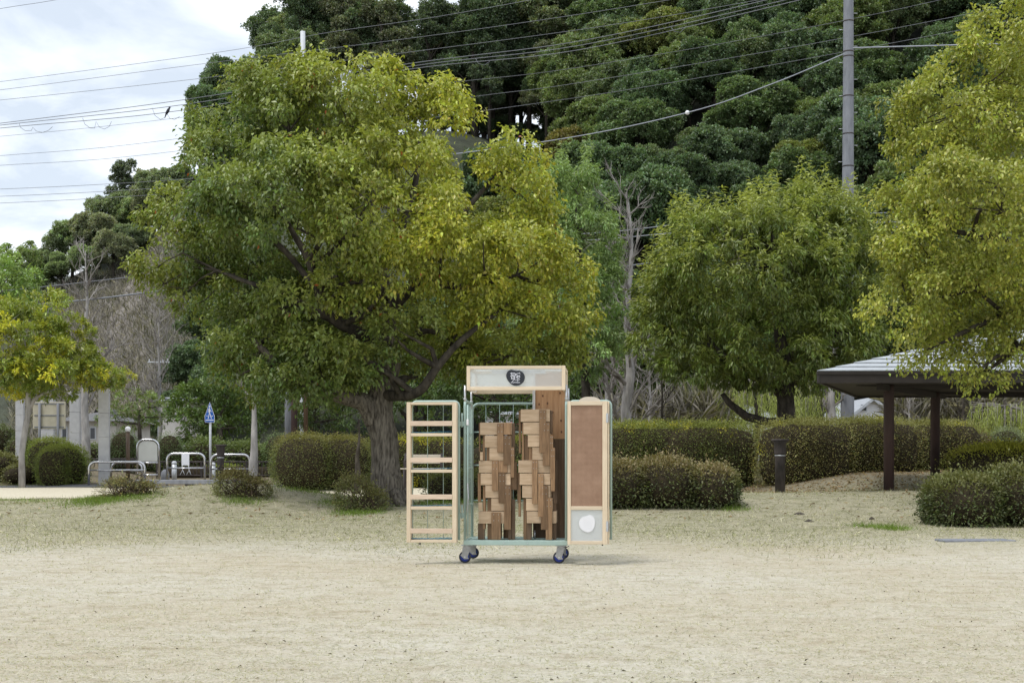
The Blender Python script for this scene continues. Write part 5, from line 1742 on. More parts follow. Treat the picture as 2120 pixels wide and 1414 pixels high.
    mb.tube([(c[0] + .028 * math.cos(a), -.01, .002 - .02 * math.sin(a)) for a in np.linspace(0, math.pi, 9)], .0025, 6); mb.build('cord_loop', M['white_paint'], t, world=False)


sign_box()


def stools():
    Z = lambda u: lx(960 + u / 4.04)
    H = lambda v: lz(840 + v / 4.04)
    floor_z = lz(1118.5)
    # seat: (x0,x1,top,bottom); then front boards and left / right boards as (x0,x1,top,bottom) in the enlarged crop
    left = [((126, 396, 136, 240), [(272, 325, 145, 387)], [(114, 126, 140, 383)], [(393, 418, 145, 455)], [(326, 392, 141, 239)]),
            ((165, 392, 247, 347), [(325, 390, 248, 492)], [(147, 168, 248, 490)], [], []),
            ((205, 384, 350, 455), [(386, 416, 345, 600)], [(178, 210, 350, 602)], [], [(126, 150, 386, 455)]),
            ((115, 384, 460, 560), [(228, 280, 458, 711)], [], [(358, 384, 500, 598)], [(281, 358, 460, 558)]),
            ((130, 384, 565, 665), [(283, 340, 562, 815)], [(104, 130, 565, 806)], [(386, 436, 470, 705)], []),
            ((170, 384, 668, 772), [(330, 388, 668, 1040)], [(147, 170, 672, 1037)], [], []),
            ((220, 384, 775, 880), [], [(185, 222, 780, 1141)], [(390, 419, 785, 1141)], [(112, 145, 810, 876)]),
            ((112, 362, 886, 990), [(222, 302, 895, 1141)], [(104, 160, 990, 1141)], [(362, 389, 1040, 1141)], [])]
    right = [((470, 716, 26, 130), [(628, 684, 30, 393)], [(452, 470, 36, 395)], [(716, 736, 36, 232)], []),
             ((492, 714, 135, 236), [(657, 716, 135, 500)], [(478, 497, 140, 500)], [], []),
             ((530, 716, 241, 343), [(718, 743, 243, 606)], [(500, 535, 245, 609)], [], []),
             ((568, 716, 347, 452), [(724, 760, 350, 715)], [(535, 570, 350, 716)], [], []),
             ((450, 734, 455, 560), [(567, 612, 455, 823)], [], [(738, 775, 455, 821)], []),
             ((460, 720, 565, 663), [(617, 662, 568, 929)], [(440, 460, 560, 815)], [], []),
             ((482, 720, 668, 772), [(641, 700, 668, 1039)], [(448, 468, 660, 931)], [], []),
             ((515, 740, 778, 880), [(682, 736, 772, 1141)], [(490, 517, 780, 1141)], [], []),
             ((520, 768, 884, 985), [], [(517, 560, 890, 1141)], [(738, 768, 820, 1141)], [])]
    ordn = ['topmost', 'second from the top', 'third from the top', 'fourth from the top', 'fifth from the top', 'sixth from the top', 'seventh from the top', 'eighth from the top', 'ninth from the top']
    for si, st in enumerate((left, right)):
        n = len(st)
        for k, (seat, fr, lf, rt, extra) in enumerate(st):
            nm = ordn[k] if k < n - 1 else 'lowest'
            lab = f'wooden plank-legged stool, {nm} in the ' + ('lower left stack' if si == 0 else 'taller right stack') + ' inside the trolley'
            x0, x1 = Z(seat[0]), Z(seat[1])
            zt, zb = H(seat[2]), H(seat[3])
            lows = [b_[3] for b_ in fr + lf + rt] or [seat[3]]
            z_base = max(floor_z, H(max(lows)))
            yf = .13 + .002 * k
            dp = .27
            cxm = (x0 + x1) / 2
            t = thing('plank_stool', lab, 'stool', cw(cxm, yf, z_base), CR, 'plank stools stacked in the trolley')

            def part(name, a, b_, m, bev=.0018):
                mb = MB(); mb.box((a[0] - cxm, a[1], a[2] - z_base), (b_[0] - cxm, b_[1], b_[2] - z_base), bev)
                return mb.build(name, m, t, world=False)
            th = .015
            sw = M['seat_wood']
            part('front_panel', (x0, 0, zb), (x1, th, zt - .0005), sw)
            part('back_panel', (x0, dp - th, zb), (x1, dp, zt - .0005), sw)
            part('side_panel', (x0 + .0005, th + .001, zb), (x0 + th, dp - th - .001, zt - .0005), sw)
            part('side_panel', (x1 - th, th + .001, zb), (x1 - .0005, dp - th - .001, zt - .0005), sw)
            part('seat_top', (x0 + th + .001, th + .001, zt - .016), (x1 - th - .001, dp - th - .001, zt - .001), sw)
            for a in fr:
                zl = max(H(a[3]), floor_z + .0008)
                lg = part('leg', (Z(a[0]), -.019, zl), (Z(a[1]), -.001, H(a[2])), M['leg_wood'])
                mb = MB()
                w = Z(a[1]) - Z(a[0])
                for uu in (.25, .75):
                    for vv in (.022, .085):
                        mb.box((Z(a[0]) + uu * w - .0028 - cxm, -.0215, H(a[2]) - vv - .0028 - z_base), (Z(a[0]) + uu * w + .0028 - cxm, -.0192, H(a[2]) - vv + .0028 - z_base))
                o = mb.build('screw', M['galv'], lg, world=False); o['kind'] = 'stuff'
            for j, a in enumerate(lf + rt):
                zl = max(H(a[3]), floor_z + .0008)
                dk = (a[2] > 880) or (j >= len(lf))
                w = Z(a[1]) - Z(a[0])
                part('leg', (Z(a[0]) + .0006, .022 + .0, zl), (Z(a[1]) - .0006, .022 + .075, H(a[2])), M['dark_wood'] if (dk and random.random() < .6) else M['leg_wood'])
            for a in extra:
                part('patch_board', (Z(a[0]), -.012, H(a[3])), (Z(a[1]), -.0008, H(a[2])), M['leg_wood'] if a[0] > 200 else sw)
            # rear legs mirror the front ones
            for a in (fr or lf)[:1]:
                zl = max(H(a[3]), floor_z + .0008)
                part('leg', (Z(a[0]) - .01, dp + .001, zl), (Z(a[1]) - .01, dp + .018, H(a[2])), M['leg_wood'])
                part('leg', (x1 - .07, dp + .001, zl), (x1 - .01, dp + .018, H(a[2])), M['leg_wood'])


stools()


def boards():
    floor_z = lz(1118.5)
    # dark box-like board standing at the right of the load
    x0, x1 = lx(1098), lx(1171); z1 = lz(907)
    c = cw((x0 + x1) / 2, .50, floor_z)
    mb = MB(); w = x1 - x0
    mb.box((-w / 2, 0, .0005), (w / 2, .035, z1 - floor_z), .002)
    o = mb.build('dark_board', M['dark_wood'], None, world=False)
    o.location = c; o.rotation_euler = (0, 0, CR)
    tag(o, 'dark brown upright board at the right inside the trolley, behind the stools', 'board')
    # knotty cedar panel above it
    t = thing('cedar_panel', 'knotty reddish cedar panel standing above the dark board, reaching into the sign box', 'board', cw(lx(1135), .50, z1), CR)
    xs_ = np.linspace(lx(1103), lx(1166), 6)
    zt = lz(765) - z1
    off = lx(1135)
    for a, b_ in zip(xs_, xs_[1:]):
        mb = MB(); mb.box((a - off + .0004, 0, .0008), (b_ - off - .0004, .024, zt), .0012); mb.build('plank', M['cedar'], t, world=False)
    mb = MB(); mb.box((xs_[-1] - off + .001, .001, .0008), (xs_[-1] - off + .012, .03, zt - .01), .001); mb.build('edge_strip', M['pine'], t, world=False)
    for px, py in ((1119, 815), (1156, 809), (1111, 833), (1129, 831), (1158, 868), (1159, 892), (1140, 850)):
        mb = MB(); n = 10
        mb.prism([((lx(px) - off) + .009 * math.cos(2 * math.pi * k / n), lz(py) - z1 + .014 * math.sin(2 * math.pi * k / n)) for k in range(n)], -.0012, .0002); mb.build('knot', M['knot'], t, world=False)
    for j, px in enumerate((1098.5, 1101)):
        mb = MB(); hh = lz(772 - 4 * j) - lz(906)
        mb.box((-.0045, 0, .001), (.0045, .20, hh), .001)
        o = mb.build('plastic_sheet', M['white_paint'], None, world=False)
        o.location = cw(lx(px), .47 - .0 + .0, lz(906)); o.rotation_euler = (0, 0, CR)
        tag(o, ('outer' if j == 0 else 'inner') + ' thin white sheet on edge beside the cedar panel', 'sheet')


boards()


# ---------------------------------------------------------------- shelter at right
def shelter():
    A = P(1692, 769, 29.5); ze = A.z
    B = Vector((15.6, 29.3, ze)); D = Vector((8.75, 36.2, ze)); Cc = Vector((17.6, 36.0, ze))
    ap1 = Vector((12.1, 32.9, 4.25)); ap2 = Vector((14.0, 32.8, 4.25))
    t = thing('park_shelter', 'open park shelter with a grey shingled roof on dark red posts at right', 'shelter', (11.5, 32.5, tz(11.5, 32.5)))
    roof = MB()
    faces = [(A, B, ap2, ap1), (D, A, ap1, ap1), (B, Cc, ap2, ap2), (Cc, D, ap1, ap2)]
    # deck under the shingle courses
    for f in faces:
        pts = [v - Vector((0, 0, .05)) for v in f]
        if f[2] == f[3]: roof.add(pts[:3], [(0, 1, 2)])
        else: roof.add(pts, [(0, 1, 2, 3)])
    rf = roof.build('roof', M['fascia'], t)
    for a, b_, c, d in faces:
        NC = 13
        for k in range(NC):
            t0, t1 = k / NC, min(1, (k + 1.0) / NC)
            l0, r0 = a.lerp(d, t0), b_.lerp(c, t0)
            l1, r1 = a.lerp(d, t1), b_.lerp(c, t1)
            n = (b_ - a).cross(d - a).normalized() if (d - a).length > .01 else Vector((0, 0, 1))
            mb = MB(); lift = n * .026
            mb.slab(l0 + lift, r0 + lift, r1 + n * .004, l1 + n * .004, .018)
            mb.build('shingle_course', M['roof'], rf)
    # fascia boards
    ring = [A, B, Cc, D]
    for i in range(4):
        p, q_ = ring[i], ring[(i + 1) % 4]
        d = (q_ - p).normalized(); nrm = Vector((d.y, -d.x, 0))
        mb = MB()
        for (z0_, z1_, o_) in ((-.06, .0, .02), (-.24, -.062, .0)):
            aa = p + nrm * o_; bb = q_ + nrm * o_
            v = [aa + Vector((0, 0, z0_)), bb + Vector((0, 0, z0_)), bb + Vector((0, 0, z1_)), aa + Vector((0, 0, z1_))]
            v += [x - nrm * .05 for x in v]
            mb.add(v, [(0, 1, 2, 3), (7, 6, 5, 4), (0, 4, 5, 1), (3, 2, 6, 7), (0, 3, 7, 4), (1, 5, 6, 2)])
        mb.build('fascia_board', M['fascia'], t)
    mb = MB(); mb.quad(A + Vector((.02, .02, -.2)), B + Vector((-.02, .02, -.2)), Cc + Vector((-.02, -.02, -.2)), D + Vector((.02, -.02, -.2))); mb.build('soffit', M['fascia'], t)
    cols = [(P(1840, 957, 31.0)), (P(1936, 957, 34.2)), Vector((14.6, 30.8, 0)), Vector((15.8, 34.6, 0))]
    for c in cols:
        z0 = tz(c.x, c.y)
        mb = MB(); mb.lathe([(.112, -.15), (.112, ze - .2 - z0 - .08), (.112, ze - .203 - z0)], (c.x, c.y, z0), 22); mb.build('post', M['post_red'], t)
    for a, b_ in ((0, 2), (1, 3), (0, 1), (2, 3)):
        p = cols[a].copy(); q_ = cols[b_].copy(); d = (q_ - p).normalized(); s = Vector((-d.y, d.x, 0)) * .06
        p.z = q_.z = 0
        e = d * .7
        mb = MB(); z0_, z1_ = ze - .335 - .01 * a, ze - .202 - .0
        v = [p - e + s, q_ + e + s, q_ + e - s, p - e - s]
        mb.add([x + Vector((0, 0, z0_)) for x in v] + [x + Vector((0, 0, z1_)) for x in v], [(3, 2, 1, 0), (4, 5, 6, 7), (0, 1, 5, 4), (1, 2, 6, 5), (2, 3, 7, 6), (3, 0, 4, 7)])
        mb.build('beam', M['fascia'], t)


shelter()


# ---------------------------------------------------------------- small park furniture
def bollard(label, px, Y, top_py, rpx):
    b = G(px, Y); k = Y / F; h = P(px, top_py, Y).z - b.z; r = rpx * k
    t = thing('iron_bollard', label, 'bollard', b, group='iron bollard lamps')
    mb = MB(); mb.lathe([(r * 1.0, -.1), (r, h * .68), (r * 1.02, h * .685)], (0, 0, 0), 20); mb.build('shaft', M['iron'], t, world=False)
    mb = MB(); mb.lathe([(r * 1.03, h * .686), (r * 1.12, h * .695), (r * 1.03, h * .705)], (0, 0, 0), 20); mb.build('ring', M['galv'], t, world=False)
    mb = MB(); mb.lathe([(r * 1.05, h * .706), (r * 1.15, h * .75), (r * 1.2, h * .93), (r * 1.6, h * .965)], (0, 0, 0), 20); mb.build('head', M['iron'], t, world=False)
    mb = MB(); mb.lathe([(r * 1.72, h * .966), (r * 1.75, h * .985), (r * 1.7, h)], (0, 0, 0), 20); mb.build('cap', M['iron'], t, world=False)


bollard('dark iron bollard standing alone left of the shelter post', 1615, 30.8, 909, 10.5)
bollard('dark iron bollard in front of the right barrier rail', 457, 43.6, 920, 7)


def rail_u(mb, p, q_, h, r, rc, drop=None):
    """inverted U rail between ground points p and q_"""
    d = (q_ - p); L = d.length; d.normalize()
    up = Vector((0, 0, 1))
    pts = [p - up * .1, p + up * (h - rc)]
    for k in range(1, 6):
        a = math.pi / 2 * k / 6; pts.append(p + d * (rc - rc * math.cos(a)) + up * (h - rc + rc * math.sin(a)))
    pts.append(p + d * rc + up * h); pts.append(q_ - d * rc + up * h)
    for k in range(1, 6):
        a = math.pi / 2 * k / 6; pts.append(q_ - d * (rc - rc * math.sin(a)) + up * (h - rc + rc * math.cos(a)))
    pts += [q_ + up * (h - rc), q_ - up * .1]
    return mb.tube(pts, r, 10)


def barrier(label, px0, px1, Y, top_py, bars, r=.038, rc=.2, notice=False):
    p, q_ = G(px0, Y), G(px1, Y); q_.z = p.z = min(p.z, q_.z)
    h = P(px0, top_py, Y).z - p.z
    t = thing('barrier_rail', label, 'barrier', p, group='steel barrier rails')
    mb = MB(); rail_u(mb, p, q_, h, r, rc); mb.build('hoop', M['stainless'], t)
    for py in bars:
        z = P(px0, py, Y).z
        mb = MB(); mb.tube([(p.x + r * .5, Y, z), (q_.x - r * .5, Y, z)], r * .7, 8); mb.build('cross_bar', M['stainless'], t)
    return t


barrier('steel barrier hoop with a paper notice tied to it', 346, 424, 44.6, 939, (969,))
barrier('steel barrier hoop behind the iron bollard, left of the pale trunk', 437, 517, 44.6, 941, (971,))
barrier('long low steel rail in front of the tallest concrete pillar', 184, 300, 43.9, 956, (973,), rc=.22)
barrier('small steel rail end beside the white metal panel', 230, 294, 45.4, 957, (975,), rc=.22)

# paper notice
n0 = P(376, 942, 44.54); n1 = P(392, 963, 44.54)
nt_ = thing('paper_notice', 'white paper notice tied with strings to the left barrier hoop', 'notice', ((n0.x + n1.x) / 2, 44.54, n1.z))
mb = MB(); mb.box((n0.x, 44.535, n1.z), (n1.x, 44.54, n0.z + .05)); mb.build('sheet', M['paper'], nt_)
for x in (n0.x + .02, n1.x - .02):
    mb = MB(); mb.tube([(x, 44.53, n1.z), (x + .02, 44.52, n1.z - .15), (x - .06, 44.50, n1.z - .3)], .008, 5); mb.tube([(x + .01, 44.53, n1.z - .13), (x + .08, 44.51, n1.z - .29)], .008, 5); mb.build('string', M['paper'], nt_)

# white panel in a steel hoop
p, q_ = G(284, 46.0), G(329, 46.0); q_.z = p.z = min(p.z, q_.z)
t = thing('panel_gate', 'tall steel hoop holding a plain pale panel, beside the round-lamp post', 'sign', p)
h = P(284, 910, 46).z - p.z
mb = MB(); rail_u(mb, p, q_, h, .035, .25); mb.build('hoop', M['stainless'], t)
mb = MB()
za, zb = P(0, 955, 46).z, p.z + h - .05
xa, xb = p.x + .045, q_.x - .045
poly = [(xa, za), (xb, za), (xb, zb - .2)] + [(xb - .2 + .2 * math.cos(a), zb - .2 + .2 * math.sin(a)) for a in np.linspace(.2, 1.5, 5)] + [(xa + .2 - .2 * math.sin(a), zb - .2 + .2 * math.cos(a)) for a in np.linspace(.1, 1.4, 5)] + [(xa, zb - .2)]
mb.prism(poly, 45.985, 46.0); mb.build('panel', M['panel_grey'], t)
for py in (956, 981):
    mb = MB(); z = P(0, py + 2, 46).z; mb.tube([(xa - .03, 46, z), (xb + .03, 46, z)], .028, 8); mb.build('cross_bar', M['stainless'], t)

# steel bollards with domed tops
for px, tp, lab in ((361, 954, 'grey domed steel bollard behind the paper notice'), (441, 957, 'grey domed steel bollard beside the crossing sign post'), (521, 960, 'grey domed steel bollard against the pale bare trunk')):
    b = G(px, 47.5); h = P(px, tp, 47.5).z - b.z
    t = thing('steel_bollard', lab, 'bollard', b, group='domed steel bollards')
    mb = MB(); mb.lathe([(.085, -.1), (.085, h - .10)], (0, 0, 0), 16); mb.build('shaft', M['galv'], t, world=False)
    mb = MB(); mb.lathe([(.09, h - .10), (.09, h - .07), (.075, h - .03), (.045, h - .006), (.01, h)], (0, 0, 0), 16); mb.build('dome', M['white_pole'], t, world=False)
b = G(342, 47.0)
t = thing('marker_stone', 'low rounded dark stone beside the left barrier hoop', 'stone', b)
mb = MB(); mb.lathe([(.14, -.1), (.145, .25), (.12, .36), (.06, .42), (.01, .435)], (0, 0, 0), 16); mb.build('stone', M['concrete_pole'], t, world=False)

# lamp post with a ball
b = G(265, 45.0); k = 45 / F
t = thing('ball_lamp', 'short brown lamp post topped by a round white ball', 'lamp', b)
hp = P(265, 894, 45).z - b.z
mb = MB(); mb.lathe([(.062, -.1), (.062, hp)], (0, 0, 0), 16); mb.build('post', M['brown_paint'], t, world=False)
mb = MB(); rr = .092; mb.lathe([(rr * math.sin(a) + .001, hp + rr * .9 - rr * math.cos(a)) for a in np.linspace(.15, math.pi - .02, 12)], (0, 0, 0), 18); mb.build('globe', M['white_paint'], t, world=False)

# low long bench-like beam
p, q_ = P(262, 993, 42.6), P(522, 994, 42.6)
zg = tz(p.x, 42.6)
t = thing('low_bench', 'long low grey bench along the far edge of the path', 'bench', ((p.x + q_.x) / 2, 42.6, zg))
mb = MB(); mb.box((p.x, 42.45, p.z - .13), (q_.x, 42.82, p.z), .015); mb.build('seat_slab', M['concrete_pole'], t)
for f_ in (.18, .5, .82):
    x = p.x + (q_.x - p.x) * f_
    mb = MB(); mb.box((x - .12, 42.5, tz(x, 42.6) - .05), (x + .12, 42.78, p.z - .132), .01); mb.build('leg', M['iron'], t)

# iron railing
x0, x1 = (325 - CX) * 51 / F, (640 - CX) * 51 / F
zg = tz((x0 + x1) / 2, 51)
t = thing('iron_railing', 'dark iron railing behind the barrier hoops', 'railing', (x0, 51, zg))
zt_ = P(0, 956, 51).z
mb = MB(); mb.tube([(x0, 51, zt_), (x1, 51, zt_)], .025, 8); mb.build('top_rail', M['iron'], t)
mb = MB(); mb.tube([(x0, 51, zg + .12), (x1, 51, zg + .12)], .02, 8); mb.build('bottom_rail', M['iron'], t)
for x in np.arange(x0, x1, .13):
    mb = MB(); mb.box((x - .011, 50.99, zg + .12), (x + .011, 51.012, zt_)); mb.build('baluster', M['iron'], t)
for x in np.arange(x0, x1 + .1, 1.6):
    mb = MB(); mb.box((x - .03, 50.97, zg - .1), (x + .03, 51.03, zt_ + .03), .004); mb.build('post', M['iron'], t)
# continuation of the rail top further left
t = thing('iron_railing', 'dark iron railing behind the low steel rail and tallest pillar', 'railing', G(180, 52))
xa, xb = (180 - CX) * 52 / F, (322 - CX) * 52 / F
zg = tz(xa, 52); zt_ = P(0, 950, 52).z
mb = MB(); mb.tube([(xa, 52, zt_), (xb, 52, zt_)], .025, 8); mb.build('top_rail', M['iron'], t)
for x in np.arange(xa, xb, .14):
    mb = MB(); mb.box((x - .011, 51.99, zg - .05), (x + .011, 52.012, zt_)); mb.build('baluster', M['iron'], t)

# crossing sign
b = G(435, 50)
t = thing('crossing_sign', 'blue pointed pedestrian crossing sign on a white post', 'sign', b)
xm = b.x
mb = MB(); mb.lathe([(.042, -.1), (.042, P(0, 836, 50).z - b.z - .2)], (xm, 50.04, b.z), 14); mb.build('post', M['white_pole'], t)
u = lambda a, c: ((410 + a / 17.68 - CX) * 50 / F, P(0, 820 + c / 17.68, 50).z)
outer = [(435, 215), (610, 730), (612, 930), (590, 968), (285, 968), (255, 940), (250, 740)]
inner = [(435, 242), (596, 738), (598, 932), (580, 954), (288, 954), (266, 930), (264, 743)]
mb = MB(); mb.prism([u(*a) for a in outer][::-1], 49.975, 49.99); pl = mb.build('plate', M['white_print'], t)
mb = MB(); mb.prism([u(*a) for a in inner][::-1], 49.970, 49.9745); mb.build('blue_field', M['blue_print'], pl)
mb = MB()
def stroke(mb, pts, w):
    for a, c in zip(pts, pts[1:]):
        A = Vector(u(*a)); B = Vector(u(*c)); d = (B - A).normalized(); nn = Vector((-d.y, d.x)) * w / 2
        mb.prism([tuple(A + nn), tuple(A - nn), tuple(B - nn), tuple(B + nn)], 49.965, 49.9695)
stroke(mb, [(430, 430), (432, 640)], 0.0341)
stroke(mb, [(420, 440), (385, 510), (378, 600)], 0.0186); stroke(mb, [(440, 460), (460, 530), (505, 575)], 0.0186)
stroke(mb, [(425, 630), (400, 740), (375, 835)], 0.0223); stroke(mb, [(440, 630), (475, 740), (500, 830)], 0.0223)
stroke(mb, [(318, 725), (360, 725)], 0.0248); stroke(mb, [(500, 725), (550, 725)], 0.0248); stroke(mb, [(290, 878), (575, 878)], 0.0310)
c0 = u(437, 375)
mb.prism([(c0[0] + .024 * math.cos(a), c0[1] + .035 * math.sin(a)) for a in np.linspace(6.28, 0, 13)[:-1]], 49.965, 49.9695)
mb.build('walking_figure', M['white_print'], pl)

# concrete pillars
for px, tp, hw, Y, lab in ((216, 806, 10.5, 44.5, 'tallest concrete pillar, standing before the low steel rail'), (156, 812, 10, 49, 'concrete pillar right of the back of the notice board'), (100, 826, 13, 52, 'concrete pillar mostly behind the notice board'),
                           (42, 826, 8, 50, 'leftmost concrete pillar behind the thin pale trunk')):
    b = G(px, Y); k = Y / F; h = P(px, tp, Y).z - b.z; r = hw * k
    t = thing('concrete_pillar', lab, 'pillar', b, R(8), group='plain concrete pillars')
    nseg = 4
    for s in range(nseg):
        mb = MB(); mb.box((-r, -r, h * s / nseg + (.003 if s else -.1)), (r, r, h * (s + 1) / nseg - .003), .006); mb.build('block', M['concrete'], t, world=False)

# notice board seen from behind
Y = 46.5
a0, a1 = P(68, 832, Y), P(136, 888, Y)
t = thing('notice_board', 'back of a beige notice board on two grey posts at left', 'sign', G(100, Y))
mb = MB(); mb.box((a0.x, Y, a1.z), (a1.x, Y + .03, a0.z), .01); mb.build('board', M['board_back'], t)
for px in (83, 121):
    x = P(px, 0, Y).x
    mb = MB(); mb.tube([(x, Y - .05, tz(x, Y) - .1), (x, Y - .05, a0.z - .04)], .042, 10); mb.build('post', M['concrete_pole'], t)
for py in (836, 860, 884):
    mb = MB(); z = P(0, py, Y).z; mb.box((a0.x + .05, Y - .012, z - .02), (a1.x - .05, Y - .001, z + .02), .003); mb.build('batten', M['concrete_pole'], t)

# park bench behind the rack
Y = 36.5
b0, b1 = P(826, 962, Y), P(925, 962, Y)
t = thing('park_bench', 'slatted park bench glimpsed through the pine rack', 'bench', G(875, Y))
zs_ = P(0, 969, Y).z
for k in range(3):
    mb = MB(); mb.box((b0.x, Y - .22 + k * .15, zs_ - .03), (b1.x, Y - .09 + k * .15, zs_), .008); mb.build('seat_slat', M['ply_grey'], t)
for k in range(2):
    mb = MB(); mb.box((b0.x + .12, Y + .26 + .02 * k, zs_ + .12 + k * .13), (b1.x - .12, Y + .285 + .02 * k, zs_ + .22 + k * .13), .008); mb.build('back_slat', M['ply_grey'], t)
for f_ in (.12, .88):
    x = b0.x + (b1.x - b0.x) * f_
    mb = MB(); zg = tz(x, Y)
    mb.tube([(x, Y - .2, zg - .05), (x, Y - .2, zs_ - .03)], .03, 8); mb.tube([(x, Y + .2, zg - .05), (x, Y + .24, zs_ + .1), (x, Y + .3, zs_ + .38)], .028, 8)
    mb.tube([(x, Y - .2, zs_ - .045), (x, Y + .22, zs_ - .045)], .022, 8); mb.tube([(x, Y - .2, zs_), (x, Y - .22, zs_ + .17), (x, Y, zs_ + .22), (x, Y + .26, zs_ + .2)], .016, 8)
    mb.build('leg', M['iron'], t)

# slab set in the ground, clods
sl = P(2018, 1120, 0)  # direction only
Y = 19.0
xa, xb = (1945 - CX) * Y / F, (2092 - CX) * Y / F
t = MB()
t.box((-(xb - xa) / 2, -.22, -.05), ((xb - xa) / 2, .22, .022), .008)
o = t.build('concrete_slab', M['concrete_pole'], None, world=False)
o.location = ((xa + xb) / 2, Y, tz((xa + xb) / 2, Y)); o.rotation_euler = (0, 0, R(3))
tag(o, 'weathered grey concrete slab set in the ground near the right edge', 'slab')
for px, Y, w, lab in ((1655, 25.2, .10, 'upper dark earth clod on the right lawn'), (1675, 23.4, .08, 'lower flat dark clod on the right lawn'), (1805, 24.2, .05, 'small dark clod left of the dark spreading bush')):
    rr = random.Random(px)
    mb = MB(); n = 12
    mb.lathe([(w, -.02), (w * .95, .012), (w * .6, .03), (w * .15, .042)], (0, 0, 0), n)
    mb.v = [(a * rr.uniform(.75, 1.15), b_ * rr.uniform(.75, 1.15), c * rr.uniform(.8, 1.2)) for a, b_, c in mb.v]
    o = mb.build('earth_clod', M['soil'], None, world=False); o.location = G(px, Y); tag(o, lab, 'clod')


# ---------------------------------------------------------------- poles and wires
def pole(label, px, Y, top_py, r0_px, r1_px, steps=True, m='concrete_pole', base_px=None, cross=(), bands=()):
    b = G(base_px or px, Y); k = Y / F
    top = P(px, top_py, Y)
    t = thing('utility_pole', label, 'utility pole', b)
    H = top.z - b.z
    mb = MB(); n = 12
    mb.tube([b.lerp(top, i / n) - Vector((0, 0, .2 if i == 0 else 0)) for i in range(n + 1)], [(r0_px + (r1_px - r0_px) * i / n) * k for i in range(n + 1)], 20); mb.build('shaft', M[m], t)
    rad = lambda z: (r0_px + (r1_px - r0_px) * (z - b.z) / H) * k
    ax = lambda z: b.x + (top.x - b.x) * (z - b.z) / H
    if steps:
        z = b.z + 3.0; s = 1
        while z < top.z:
            mb = MB(); x = ax(z); r = rad(z)
            mb.tube([(x + s * r * .9, Y, z), (x + s * (r + .14), Y, z)], .012, 6); mb.build('step_bolt', M['galv'], t)
            z += .58; s = -s
    for py in bands:
        z = P(0, py, Y).z
        mb = MB(); mb.lathe([(rad(z) + .008, -.02), (rad(z) + .008, .02)], (ax(z), Y, z), 20); mb.build('band', M['iron'], t)
    for py, w in cross:
        z = P(0, py, Y).z
        mb = MB(); mb.box((ax(z) - w, Y - .14 - rad(z), z - .04), (ax(z) + w, Y - .06 - rad(z) + .05, z + .04), .005); mb.build('cross_arm', M['galv'], t)
        for f_ in (-.85, -.4, .4, .85):
            mb = MB(); mb.lathe([(.03, 0), (.05, .05), (.03, .08), (.045, .12), (.02, .16)], (ax(z) + f_ * w, Y - .1 - rad(z), z + .04), 10); mb.build('insulator', M['white_pole'], t)
    return t


pole('tall grey concrete utility pole with step bolts behind the shelter', 1757, 50, -160, 14.2, 9.5, base_px=1754, bands=(45, 108, 118, 200, 278, 345))
pole('white-topped utility pole rising behind the largest crown', 627, 70, 66, 7, 5.0, m='white_pole', steps=False)
pole('small utility pole with cross arms on the slope at left', 330, 98, 745, 4.0, 3.2, steps=False, cross=((750, .75),))
# stout posts behind the rounded hedge
for px, r, m, lab in ((598, 8.5, 'concrete_pole', 'grey concrete post standing behind the rounded hedge'), (609, 6.5, 'post_red', 'dark red post beside the grey one behind the rounded hedge'), (633, 4.5, 'brown_paint', 'thin brown post right of the red one behind the hedge')):
    Y = 50 + (px % 3) * .8
    b = G(px, Y); mb = MB(); h = 4.3
    mb.lathe([(r * Y / F, -.1), (r * Y / F, h), (r * Y / F * .9, h + .02)], (0, 0, 0), 18)
    o = mb.build('standing_post', M[m], None, world=False); o.location = b; tag(o, lab, 'post')


def wire(label, pts, r, m='wire', name='power_line'):
    """pts (px,py,Y), smooth curve through them"""
    W = [P(*p) for p in pts]
    out = []
    n = len(W)
    for k in range(n - 1):
        a, b_, c, d = W[max(k - 1, 0)], W[k], W[k + 1], W[min(k + 2, n - 1)]
        for j in range(8):
            t = j / 8
            out.append(.5 * ((2 * b_) + (c - a) * t + (2 * a - 5 * b_ + 4 * c - d) * t * t + (3 * b_ - a - 3 * c + d) * t ** 3))
    out.append(W[-1])
    mb = MB(); o0 = out[0]
    mb.tube([p - o0 for p in out], r, 5)
    o = mb.build(name, M[m], None, world=False); o.location = o0
    return tag(o, label, 'wire')


wire('highest thin wire crossing the top left corner of the sky', [(-300, 70, 76), (0, 19, 74), (120, 0, 73), (420, -55, 70)], .012)
wire('thin wire above the left sky, rising behind the crown to the ridge trees', [(-300, 205, 80), (0, 170, 78), (460, 108, 76), (675, 69, 75), (890, 38, 74), (1104, 0, 73), (1400, -55, 72)], .012)
wire('second thin wire below the crown-high one in the left sky', [(-300, 219, 80), (0, 187, 78), (420, 133, 76), (820, 84, 75), (1150, 38, 74), (1450, -10, 73), (1700, -55, 72)], .012)
wire('third thin wire in the left sky, just above the looped cables', [(-300, 235, 80), (0, 208, 78), (400, 165, 76), (800, 115, 75), (1250, 55, 74), (1620, -8, 73), (1900, -60, 72)], .012)
wire('single thin wire directly under the looped cables', [(-300, 305, 80), (0, 283, 78), (350, 247, 76), (880, 178, 75), (1200, 140, 74), (1740, 45, 72), (2300, -80, 70)], .010)
wire('upper of the paired thin wires halfway up the left sky', [(-300, 345, 80), (0, 323, 78), (320, 294, 76), (950, 205, 75), (1200, 172, 74), (1745, 80, 72), (2300, -30, 70)], .011)
wire('lower of the paired thin wires halfway up the left sky', [(-300, 362, 80), (0, 343, 78), (320, 319, 76), (1030, 226, 75), (1400, 170, 73), (1900, 80, 72), (2300, 0, 70)], .011)
